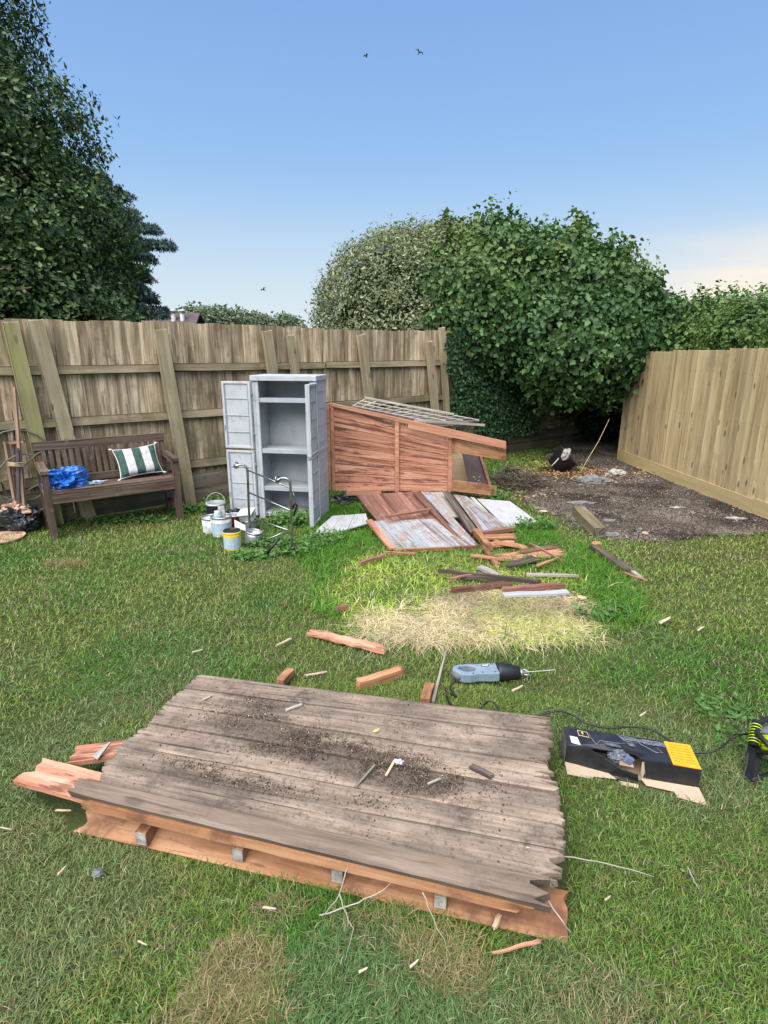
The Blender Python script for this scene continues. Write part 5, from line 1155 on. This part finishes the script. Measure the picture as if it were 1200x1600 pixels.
m = MB(); m.slab([W_(.155, .012, .0296), W_(.155, .028, .0296), W_(.195, .030, .0296), W_(.195, .014, .0296)], .001, Z); o = m.build("label", M_black, saw); m2 = MB(); m2.slab([W_(.159, .016, .0305), W_(.159, .025, .0305), W_(.191, .027, .0305), W_(.191, .018, .0305)], .0006, Z); m2.build("label_text", M_cloth, o)
m = MB(); m.slab([W_(.205, .03, .0296), W_(.205, .045, .0296), W_(.209, .045, .0296), W_(.209, .03, .0296)], .001, Z); m.slab([W_(.214, .03, .0296), W_(.214, .045, .0296), W_(.218, .045, .0296), W_(.218, .03, .0296)], .001, Z); m.build("vent", M_black, saw)
def cable(pts, r, name, lab):
    m = MB(); pp = [P(u, v, z) for u, v, z in pts]; out = []
    for i in range(len(pp)-1):
        p0, p1, p2, p3 = pp[max(i-1, 0)], pp[i], pp[i+1], pp[min(i+2, len(pp)-1)]
        for s_ in range(8):
            t_ = s_/8; out.append(.5*((2*p1)+(p2-p0)*t_+(2*p0-5*p1+4*p2-p3)*t_*t_+(3*p1-p0-3*p2+p3)*t_**3))
    m.tube(out+[pp[-1]], r, 8); return tag(m.build(name, M_black), lab, "cable")
cable([(712, 1062, .05), (704, 1072, .035), (706, 1080, .04), (714, 1088, .03), (700, 1082, .02), (696, 1076, .03), (704, 1100, .03), (740, 1118, .015), (754, 1104, .03), (762, 1096, .06), (772, 1098, .06), (784, 1114, .04), (815, 1122, .02), (848, 1116, .04), (872, 1111, .06), (895, 1117, .05), (918, 1131, .035), (950, 1137, .045), (990, 1136, .05), (1020, 1141, .05), (1060, 1166, .04), (1088, 1176, .03), (1120, 1172, .045), (1150, 1150, .08), (1185, 1146, .14)], .0042, "power_cable", "black power cable snaking over the grass from the saw to the green reel")

# ------------------------------------------------------------------ torn tool box
ZB = .105
def XB(u, v, z=ZB): return P(u, v, z)
bx = thing("cardboard_box", P(985, 1200), "torn black and orange cardboard tool box on the grass", "box")
tl, tr, br_, bl = XB(880, 1135), XB(1078, 1164), XB(1096, 1202), XB(885, 1164)
ex = (tr-tl).normalized(); ey = (bl-tl); LB = (tr-tl).length
def TB(a, b, z=0): return tl.lerp(tr, a).lerp(bl.lerp(br_, a), b)+Z*z
M_ink = plain("box_black", (.018, .018, .022), .42, var=.3, sc=18, spec=.5); M_or = plain("box_orange", (.85, .33, .015), .45, var=.15, sc=30); M_tan = plain("bare_card", (.36, .28, .205), .9, var=.12, sc=40)
M_ink2 = plain("box_print_grey", (.10, .12, .15), .5, var=.6, sc=45)
def poly3(name, pts, t, mat, par, n=Z, bv=0):
    m = MB(); k = len(pts); n = Vector(n).normalized(); pts = [Vector(p) for p in pts]
    m.add(pts+[p-n*t for p in pts], [tuple(range(k)), tuple(range(k, 2*k))[::-1]]+[(i, i+k, (i+1) % k+k, (i+1) % k) for i in range(k)], None, .5); return m.build(name, mat, par, bevel=bv)
top = poly3("lid", [TB(0, 0), TB(.80, 0), TB(.80, 1), TB(.56, .98, -.004), TB(.545, .72, -.015), TB(.47, .62, -.02), TB(.36, .70, -.018), TB(.22, .88, -.004), TB(.19, 1), TB(0, 1)], .003, M_ink, bx)
poly3("orange_end", [TB(.80, 0, .0002), TB(1, 0, .0002), TB(1, 1, .0002), TB(.80, 1, .0002)], .003, M_or, bx)
fr0, fr1 = TB(0, 1), TB(1, 1)
def FB(a, z, o=0): p = fr0.lerp(fr1, a); q_ = Z.cross((fr1-fr0).normalized()); return Vector((p.x, p.y, 0))+Z*z-q_*o
fnr = -(Z.cross((fr1-fr0).normalized()))
poly3("front_flap", [FB(0, ZB-.001, .004), FB(.19, ZB-.001, .004), FB(.37, .078, .022), FB(.42, .060, .030), FB(.55, .052, .032), FB(.565, .012, .02), FB(.45, .010, .03), FB(.2, .022, .012), FB(0, .028, .004)], .003, M_ink, bx, fnr)
poly3("front_flap", [FB(.59, ZB-.003, .004), FB(1, ZB-.001, .004), FB(1, .028, .004), FB(.60, .024, .004), FB(.61, .05, .004)], .003, M_ink, bx, fnr)
poly3("bottom_panel", [FB(0, .006, -.145), FB(1, .006, -.145), FB(1, .006, -.002), FB(0, .006, -.002)], .004, M_tan, bx)
poly3("back_panel", [TB(0, 0, -.003), TB(1, 0, -.003), TB(1, 0, -ZB+.005), TB(0, 0, -ZB+.005)], .003, M_ink, bx, -fnr)
poly3("side_panel", [TB(0, 0, -.003), TB(0, 1, -.003), TB(-.01, 1, -.08), TB(-.01, 0, -.09)], .003, M_stone, bx, -ex)
poly3("side_panel", [TB(1, 0, -.003), TB(1, 1, -.003), TB(1, 1, -.09), TB(1, 0, -.09)], .003, M_ink, bx, ex)
poly3("loose_flap", [FB(0, .030, .006), FB(.33, .022, .012), FB(.40, .016, .034), FB(.23, .010, .036), FB(.215, .008, .05), FB(.02, .014, .058)], .002, M_tan, bx, Z)
poly3("loose_flap", [FB(.58, .020, .006), FB(1, .026, .006), FB(1.04, .008, .075), FB(.83, .008, .060), FB(.82, .010, .035), FB(.62, .010, .03)], .002, M_tan, bx, Z)
poly3("loose_flap", [FB(.42, .012, .036), FB(.56, .012, .036), FB(.56, .006, .05), FB(.43, .006, .05)], .002, M_tan, bx, Z)
poly3("torn_edge", [FB(.575, ZB-.01, .01), FB(.59, ZB-.008, .009), FB(.605, .05, .012), FB(.59, .025, .014), FB(.575, .05, .014)], .002, M_tan, bx, fnr)
poly3("torn_edge", [FB(.40, .088, -.02), FB(.50, .08, -.02), FB(.53, .05, -.01), FB(.42, .05, -.01)], .002, M_tan, bx, fnr)
poly3("printed_label", [TB(.04, .48, .0012), TB(.10, .50, .0012), TB(.115, .88, .0012), TB(.045, .84, .0012)], .0008, M_cloth, top)
poly3("printed_mark", [TB(.11, .10, .0012), TB(.19, .13, .0012), TB(.20, .42, .0012), TB(.115, .38, .0012)], .0006, M_ply, top); poly3("printed_mark", [TB(.115, .14, .0022), TB(.185, .16, .0022), TB(.195, .39, .0022), TB(.12, .355, .0022)], .0006, M_ink, top)
poly3("printed_mark", [TB(.14, .2, .003), TB(.152, .19, .003), TB(.156, .3, .003), TB(.145, .3, .003)], .0006, M_yellow, top)
for k, (a, b, c_, d) in enumerate(((.44, .10, .60, .24), (.60, .08, .79, .30), (.48, .36, .54, .50), (.30, .52, .42, .66))):
    poly3("printed_picture", [TB(a, b, .0014), TB(c_, b+.02, .0014), TB(c_+.02, d, .0014), TB(a+.03, d, .0014)], .0006, M_ink2, top)
for (pts) in (((.43, .06), (.57, .10), (.60, .34), (.70, .62), (.76, .60), (.72, .40)), ((.62, .12), (.65, .12), (.655, .26), (.63, .25), (.62, .12)), ((.66, .12), (.69, .12), (.70, .26), (.67, .26)), ((.72, .12), (.76, .13), (.77, .30), (.73, .29), (.72, .12)), ((.46, .22), (.53, .24), (.54, .32), (.48, .30), (.46, .22)), ((.20, .2), (.215, .45), (.24, .72), (.28, .5), (.43, .48))):
    m = MB(); m.tube([TB(a, b, .0025) for a, b in pts], .0011, 4); m.build("printed_line", M_lid, top)
m = MB()
for k in range(7):
    y = .12+k*.12; m.tube([TB(.82, y, .002), TB(.90, y+.01, .002), TB(.975, y, .002)], .0006, 4)
m.build("printed_line", plain("box_print_red", (.6, .16, .01), .5), bx)
crumple("plastic_bag", (TB(.42, .72).x, TB(.42, .72).y, .07), (.05, .03, .022), M_ink2, 71, .5, None, None, 4, 2, .8, 6, "grey packing bag showing through the torn box", "bag")
m = MB(); m.box(TB(.49, .86, -.03), (.035, .02, .03), Matrix.Rotation(.5, 4, 'Y')); tag(m.build("tool_part", plain("clear_blue", (.12, .15, .25), .3), bevel=.004), "small blue plastic part inside the torn box", "plastic part")

# ------------------------------------------------------------------ cable reel at the right edge
rc = P(1222, 1205); M_hi = plain("yellow_green_cable", (.50, .72, .02), .4, var=.15)
re = thing("cable_reel", (rc.x, rc.y, 0), "black and grey reel with lime green hose at the right edge", "hose reel")
RX = Vector((.93, .36, 0)).normalized(); RYv = Vector((-.36, .93, 0)).normalized()
axd = (RYv*.55+Z*.83).normalized(); a1 = RX; a2 = axd.cross(a1).normalized(); hc = Vector((rc.x+.03, rc.y+.02, .14))
Mr = Matrix((a1, a2, axd)).transposed()
m = MB(); m.lathe([(.055, -.055), (.125, -.055), (.135, -.052), (.135, -.046), (.055, -.046)], hc, Mr, 32); m.lathe([(0, .058), (.10, .055), (.115, .048), (.115, .042), (0, .042)], hc, Mr, 32); m.build("drum_flange", plain("reel_grey", (.16, .17, .22), .5), re)
m = MB()
for (rr, zz) in ((.122, -.038), (.122, -.026), (.121, -.014), (.119, -.002), (.116, .01), (.112, .022), (.107, .033)):
    m.tube([hc+Mr @ Vector((rr*math.cos(a), rr*math.sin(a), zz)) for a in [i/36*6.2832 for i in range(37)]], .0068, 8)
m.build("hose", M_hi, re)
m = MB(); m.tube([hc+Mr @ Vector(p) for p in ((-.135, -.06, -.04), (-.16, -.03, .0), (-.14, .03, .05), (-.08, .06, .075), (.0, .07, .08), (.1, .06, .07))], .011, 8); m.tube([hc+Mr @ Vector((.152*math.cos(a), .152*math.sin(a), -.02)) for a in [2.2+i/16*2.6 for i in range(17)]], .009, 8); m.build("frame", M_black, re)
g0 = P(1172, 1222, 0.0); g1 = P(1180, 1160, .10)
m = MB(); m.board(Vector((g0.x, g0.y, 0)), g1, .03, .03, (0, -1, 0), seg=3); m.tube([Vector((g0.x, g0.y, .01)), Vector((g0.x+.16, g0.y+.05, .012))], .011, 8); m.build("leg", M_black, re, bevel=.006)
h0, h1 = P(1177, 1165, .11), P(1182, 1130, .17)
m = MB(); m.tube([h0, h0.lerp(h1, .5), h1], [.019, .018, .0165], 14); m.lathe([(0, .012), (.0185, .008), (.019, -.002), (.0165, -.004)], h1, n=14); hd = m.build("handle", M_black, re)
m = MB()
for k in range(7):
    c = h0.lerp(h1, .1+k*.125); m.tube([c+Vector((.0205*math.cos(a), .0205*math.sin(a), -.0205*math.sin(a)*(h1-h0).y/(h1-h0).z-.0205*math.cos(a)*(h1-h0).x/(h1-h0).z)) for a in [i/16*6.2832 for i in range(17)]], .0016, 6)
m.build("grip_ring", M_hi, hd)

# ------------------------------------------------------------------ soil corner: rubble, twigs, pot
def lay(u, v): p = P(u, v); p.z = .03; return p
t_ = thing("timber_block", lay(922, 825), "short thick brown sleeper offcut lying on the bare soil", "timber")
m = MB(); a, b = P(903, 798, .06), P(936, 832, .05); m.board(a, b, .11, .10, Z, seg=3, warp=.002); m.build("body", M_rail, t_, bevel=.006)
m = MB(); e = (b-a).normalized(); m.board(b+e*.0003, b+e*.0022, .098, .088, Z); m.build("sawn_end", M_dark, t_)
crumple("rock", lay(925, 757)+Z*.02, (.22, .12, .07), M_stone, 81, .3, None, None, 4, 1.4, .6, 5, "large flat grey rock on the soil in front of the black pot", "rock")
crumple("rubble", lay(962, 748)+Z*.03, (.13, .07, .07), M_rubble, 82, .5, None, None, 4, 1.6, .7, 5, "whitish lump of rubble right of the flat grey rock", "rubble")
crumple("slab", lay(908, 790), (.17, .05, .02), M_stone, 83, .3, None, None, 4, 1.4, .7, 5, "thin grey slab fragment set in the soil behind the sleeper offcut", "slab")
crumple("slab", lay(945, 838)-Z*.01, (.14, .05, .02), M_stone, 84, .3, None, None, 4, 1.4, .7, 5, "pale slab fragment at the near end of the sleeper offcut", "slab")
crumple("slab", lay(952, 817)-Z*.01, (.07, .05, .02), M_stone, 85, .3, None, None, 4, 1.4, .7, 5, "small slab fragment hidden right beside the sleeper offcut", "slab")
crumple("rubble", lay(1147, 815), (.11, .03, .02), M_rubble, 86, .4, None, None, 4, 1.4, .7, 5, "pale brick fragment near the kickboard of the new fence", "rubble")
crumple("stone", lay(1057, 797), (.09, .03, .016), M_rubble, 87, .3, None, None, 4, 1.4, .7, 5, "long pale stone in the middle of the bare soil", "stone")
crumple("stone", lay(1007, 838), (.035, .025, .016), M_terra, 88, .4, None, None, 3, 1.4, .7, 5, "small pink brick chip at the near edge of the soil", "brick chip")
crumple("dead_leaf", lay(848, 806)+Z*.02, (.04, .03, .008), M_ply, 89, .5, None, None, 3, 2, .8, 5, "tan dead leaf on the grass right of the pale sheet", "leaf")
# scattered stones: individuals
rp = None; random.seed(90)
for k in range(80):
    for _ in range(20):
        u, v = (random.uniform(860, 1010), random.uniform(700, 760)) if k < 45 else (random.uniform(870, 1190), random.uniform(735, 840)); p = P(u, v)
        if bool(inpoly(np.array([p.x]), np.array([p.y]), DIRT)[0]) and p.x < 3.6+.075*(8.7-p.y)-.08: break
    else: continue
    if rp is None or k == 40:
        o = crumple("pebble", (0, 0, 0), (1, .75, .5), M_rubble if rp is None else M_stone, 91+k, .35, None, None, 2, 1.5, .7, 4); rp = o
    else: o = rp.copy(); col.objects.link(o)
    s = random.uniform(.008, .024)*(1.5 if random.random() < .1 else 1); o.location = (p.x, p.y, soilz(p.x, p.y)+.002); o.scale = (s, s, s); o.rotation_euler = (0, 0, random.uniform(0, 6))
    tag(o, "small loose stone lying on the bare soil patch", "stone", "loose stones on the bare soil")
# fine crumbs, leaf litter and twigs on the soil
x = RG.uniform(1.2, 4, 110000); y = RG.uniform(4.8, 9.6, 110000); k = inpoly(x+.12*(N1(x, y, 5)-.5), y+.12*(N2(x, y, 5)-.5), DIRT) & (x < 3.6+.075*(8.7-y)-.02); x, y = x[k], y[k]; n = len(x)
s_ = RG.uniform(.003, .011, n)*(1+.8*sst(N3(x, y, 3), .45, .7)); Q = unit(RG.normal(size=(n*4, 3))).reshape(n, 4, 3)*s_[:, None, None]
pos = np.stack([x, y, soilz(x, y)+.002], 1); V = pos[:, None, :]+Q; Fq = (np.arange(n)[:, None, None]*4+np.array([[0, 1, 2], [0, 3, 1], [1, 3, 2], [0, 2, 3]])[None]).reshape(-1, 3)
C = lerpc((.05, .04, .033), (.22, .185, .16), RG.random(n)**1.3*sst(N4(x, y, 2.2, 3), .3, .62)); w_ = RG.random(n) < .02; C[w_] = (.34, .32, .28)
tag(nmesh("soil_clods", V.reshape(-1, 3), Fq, np.repeat(C, 4, 0), M_crumb), "loose clods and grit on the bare soil", "soil", kind='stuff')
def litter(nm, n, cx, cy, rx, ry, L, cols, lab, zlift=.02):
    a = RG.normal(size=n)*.6; b = RG.normal(size=n)*.6; x = cx+rx*a; y = cy+ry*b; k = (x < 3.6+.075*(8.7-y)-.03) & (((x-F0.x)*FN.x+(y-F0.y)*FN.y) > .05); x, y = x[k], y[k]; n = len(x)
    base = np.stack([x, y, soilz(x, y)+RG.uniform(0, zlift, n)], 1); nr = unit(np.array([0, 0, 1.])+RG.normal(size=(n, 3))*.5); dr = unit(RG.normal(size=(n, 3))*np.array([1, 1, .3]))
    C = lerpc(cols[0], cols[1], RG.random(n)); V, Fc, C = leaves(base, nr, dr, RG.uniform(.6, 1.2, n)*L, RG.uniform(.3, .7, n)*L, C, .3); tag(nmesh(nm, V, Fc, C, M_straw), lab, "leaf litter", kind='stuff')
c = P(900, 742); litter("leaf_litter", 1600, c.x, c.y, .8, .42, .05, ((.10, .055, .03), (.48, .30, .17)), "brown dead leaves around the flat grey rock")
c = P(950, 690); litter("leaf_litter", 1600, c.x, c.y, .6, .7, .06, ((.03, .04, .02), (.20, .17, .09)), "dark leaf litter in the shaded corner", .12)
c = P(800, 772); litter("leaf_litter", 500, c.x, c.y, .5, .3, .045, ((.09, .07, .05), (.36, .26, .17)), "dead leaves around the twig heap")
random.seed(95)
for k in range(46):
    u, v = random.uniform(860, 1170), random.uniform(760, 832); p = P(u, v)
    if not inpoly(np.array([p.x]), np.array([p.y]), DIRT)[0] or p.x > 3.55: continue
    a = random.uniform(-.5, .5)+math.pi*(random.random() < .5); L = random.uniform(.08, .3); m = MB(); z = soilz(p.x, p.y)+.012
    m.tube([Vector((p.x, p.y, z)), Vector((p.x+math.cos(a)*L*.5, p.y+math.sin(a)*L*.5+.01, z+.01)), Vector((p.x+math.cos(a+.2)*L, p.y+math.sin(a+.2)*L, z))], [.004, .003, .0015], 5)
    tag(m.build("twig", M_bark), "thin brown twig lying flat on the bare soil", "twig", "twigs on the bare soil")
# heap of brushwood
hp = P(806, 768); m = MB()
for k in range(260):
    a = random.uniform(0, 6.28); r_ = random.random()**.6; x0, y0 = hp.x+.42*r_*math.cos(a), hp.y+.15+.25*r_*math.sin(a); zt = .30*(1-r_*.8)*random.random()+.02
    b = random.uniform(0, 6.28); L = random.uniform(.1, .32); pts = [Vector((x0, y0, zt)), Vector((x0+math.cos(b)*L*.5, y0+math.sin(b)*L*.4, zt+random.uniform(.0, .07))), Vector((x0+math.cos(b+.4)*L, y0+math.sin(b+.4)*L*.8, max(.01, zt+random.uniform(-.05, .06))))]
    m.tube(pts, [.006, .004, .0015], 5)
tag(m.build("brushwood_heap", M_bark), "heap of grey-brown cut twigs at the foot of the ivy-covered fence", "brushwood", kind='stuff')
# black pot with white cup
pc = P(882, 742); pt = thing("plant_pot", (pc.x, pc.y, 0), "black plastic pot tipped over at the foot of the ivy fence", "pot"); Mp = Matrix.Rotation(R(-58), 3, 'X') @ Matrix.Identity(3); pc2 = Vector((pc.x-.02, pc.y+.14, .16)); Mp = Matrix.Rotation(R(48), 3, 'Y') @ Matrix.Rotation(R(8), 3, 'X')
m = MB(); m.lathe([(0, -.13), (.12, -.13), (.17, .11), (.18, .12), (.18, .135), (.16, .135), (.155, .11), (.11, -.11), (0, -.11)], pc2, Mp, 28); m.build("body", M_black, pt)
m = MB(); m.tube([pc2+Mp @ Vector((.175*math.cos(a), .175*math.sin(a), .13)) for a in [i/28*6.2832 for i in range(29)]], .010, 8); m.build("rim", M_black, pt)
crumple("paper_cup", PV(884, 710, pc.y-.03), (.055, .05, .085), M_rubble, 96, .35, None, Matrix.Rotation(R(28), 3, 'Y'), 4, 1.6, 1, 5, "crumpled white cup resting in the tipped black pot", "cup")
m = MB(); m.tube([PV(873, 716, pc.y-.05), PV(868, 722, pc.y-.07), PV(862, 728, pc.y-.09)], .008, 6); tag(m.build("stick", M_trel), "short pale stick poking from the tipped black pot", "stick")
m = MB(); m.tube([P(906, 740, .02), PV(918, 718, pc.y+.05), PV(935, 690, pc.y+.15), PV(952, 655, pc.y+.25)], [.005, .004, .003, .002], 6); tag(m.build("branch", M_ply), "thin bare branch leaning up into the dark corner from the pot", "branch")
crumple("mushroom", P(849, 754)+Z*.04, (.035, .03, .035), M_trel, 97, .2, None, None, 3, 1.4, .9, 4, "round pale object at the edge of the twig heap", "fungus")
# weeds round the cabinet foot and pot
def weeds(nm, spec, lab, cols=((.03, .09, .018), (.09, .19, .04)), L=.045, W=.027):
    cn, nr, dr, cc = [], [], [], []
    for (u, v, rx, ry, k, h) in spec:
        c = P(u, v); r_ = np.sqrt(RG.random(k)); t = RG.uniform(0, 6.28, k); zz = RG.random(k)**1.2*h; cn.append(np.stack([c.x+rx*r_*np.cos(t), c.y+ry*r_*np.sin(t), zz], 1)); cc.append(RG.random(k)*.6+.4*zz/h)
    cn = np.concatenate(cn); n = len(cn); cc = np.concatenate(cc); nr = unit(np.array([0, -.2, 1.])+RG.normal(size=(n, 3))*.5); dr = unit(RG.normal(size=(n, 3)))
    V, Fc, C = leaves(cn, nr, dr, RG.uniform(.5, 1.3, n)*L, RG.uniform(.5, 1.2, n)*W, lerpc(cols[0], cols[1], cc)); tag(nmesh(nm, V, Fc, C, M_leaf), lab, "weeds", kind='stuff')
weeds("weeds", [(470, 862, .22, .16, 900, .08), (420, 850, .22, .15, 600, .06), (455, 818, .22, .2, 800, .12), (505, 850, .2, .15, 500, .10), (395, 872, .2, .1, 300, .05), (300, 800, .3, .1, 500, .07), (335, 790, .1, .1, 150, .1), (190, 815, .5, .12, 500, .05)], "broad-leaved weeds round the cabinet, frame and tins")
weeds("weeds", [(835, 830, .18, .1, 300, .13), (778, 790, .1, .1, 220, .2), (765, 770, .06, .08, 120, .3)], "bright green weeds at the right end of the shed debris")
weeds("weeds", [(925, 970, .12, .08, 160, .08), (965, 960, .1, .1, 120, .07), (1130, 1110, .13, .10, 120, .03), (1150, 1160, .1, .08, 70, .03)], "dandelion-like weeds in the right-hand lawn", ((.035, .09, .02), (.075, .16, .035)), L=.045, W=.02)
weeds("weeds", [(850, 735, .12, .1, 160, .12), (905, 738, .1, .1, 120, .08)], "yellow-green nettle sprigs by the tipped pot", ((.10, .12, .03), (.32, .30, .10)))
weeds("weeds", [(750, 780, .1, .1, 60, .3)], "thin climber sprig in the shed opening", ((.10, .12, .03), (.3, .32, .14)), .03, .02)

x, y, r_ = polar(26000, .9, 6.5, 1.0, .85); k = ~beyond_fence(x, y) & (x < 3.7) & ~inpoly(x, y, DECKP) & ~inpoly(x, y, BOXP) & ~inpoly(x, y, DIRT) & ~inpoly(x, y, LONG) & ~inpoly(x, y, PILE) & (sst(N2(x, y, 2.3, 3), .5, .66)*.9+.04 > RG.random(len(x))); x, y = x[k], y[k]; n = len(x)
V, Fc, C = leaves(np.stack([x, y, RG.uniform(.008, .026, n)], 1), unit(np.array([0, 0, 1.])+RG.normal(size=(n, 3))*.4), unit(RG.normal(size=(n, 3))*np.array([1, 1, .2])), RG.uniform(.008, .020, n), RG.uniform(.006, .013, n), lerpc((.04, .11, .02), (.13, .22, .06), RG.random(n)))
tag(nmesh("clover", V, Fc, C, M_grass), "small clover leaves mixed into the lawn", "clover", kind='stuff')
# nail heads on the deck
m = MB(); random.seed(77)
for k in range(6):
    for q in (.10, .37, .63, .88):
        for o_ in (.28, .74):
            a0, a1 = P(*cuts_l[k], ZD), P(*cuts_l[k+1], ZD); b0, b1 = P(*cuts_r[k], ZD), P(*cuts_r[k+1], ZD); f = q+random.uniform(-.006, .006); o2 = o_+random.uniform(-.06, .06)
            c = a0.lerp(a1, o2).lerp(b0.lerp(b1, o2), f); m.lathe([(0, .0058), (.0028, .0052), (.003, 0)], c, None, 8)
m.build("nail_heads", plain("rusty_nail", (.05, .03, .022), .8), deck)["kind"] = "stuff"

# ------------------------------------------------------------------ birds
M_bird = plain("bird_grey", (.06, .06, .07), .8)
for (u, v, sp, rz, rl, lab) in ((655, 83, .27, .35, .35, "gull with spread wings, rightmost and largest of the birds in the sky"), (572, 88, .17, 2.6, .2, "tiny gull beside the larger one high in the sky"), (412, 453, .25, -.5, -.4, "lone gull low in the sky above the far trees")):
    c = PV(u, v, 38); M = Matrix.Rotation(rz, 4, 'Z') @ Matrix.Rotation(rl, 4, 'Y'); t = thing("bird", c, lab, "bird", "birds in the sky")
    m = MB(); m.tube([c+M @ Vector(p) for p in ((0, -.16, 0), (0, -.1, .01), (0, 0, 0), (0, .1, 0), (0, .2, .0))], [.01, .025, .032, .02, .01], 8); m.build("body", M_bird, t)
    for s in (1, -1):
        m = MB(); q = [(0, -.06, .02), (s*sp*.45, -.09, .10), (s*sp, .03, .03), (s*sp*.45, .03, .10), (0, .07, .02)]
        m.add([c+M @ Vector(p) for p in q]+[c+M @ (Vector(p)+Vector((0, 0, .012))) for p in q], [(0, 1, 3, 4), (1, 2, 3), (9, 8, 6, 5), (8, 7, 6), (0, 5, 6, 1), (1, 6, 7, 2), (2, 7, 8, 3), (3, 8, 9, 4)]); m.build("wing", M_bird, t)
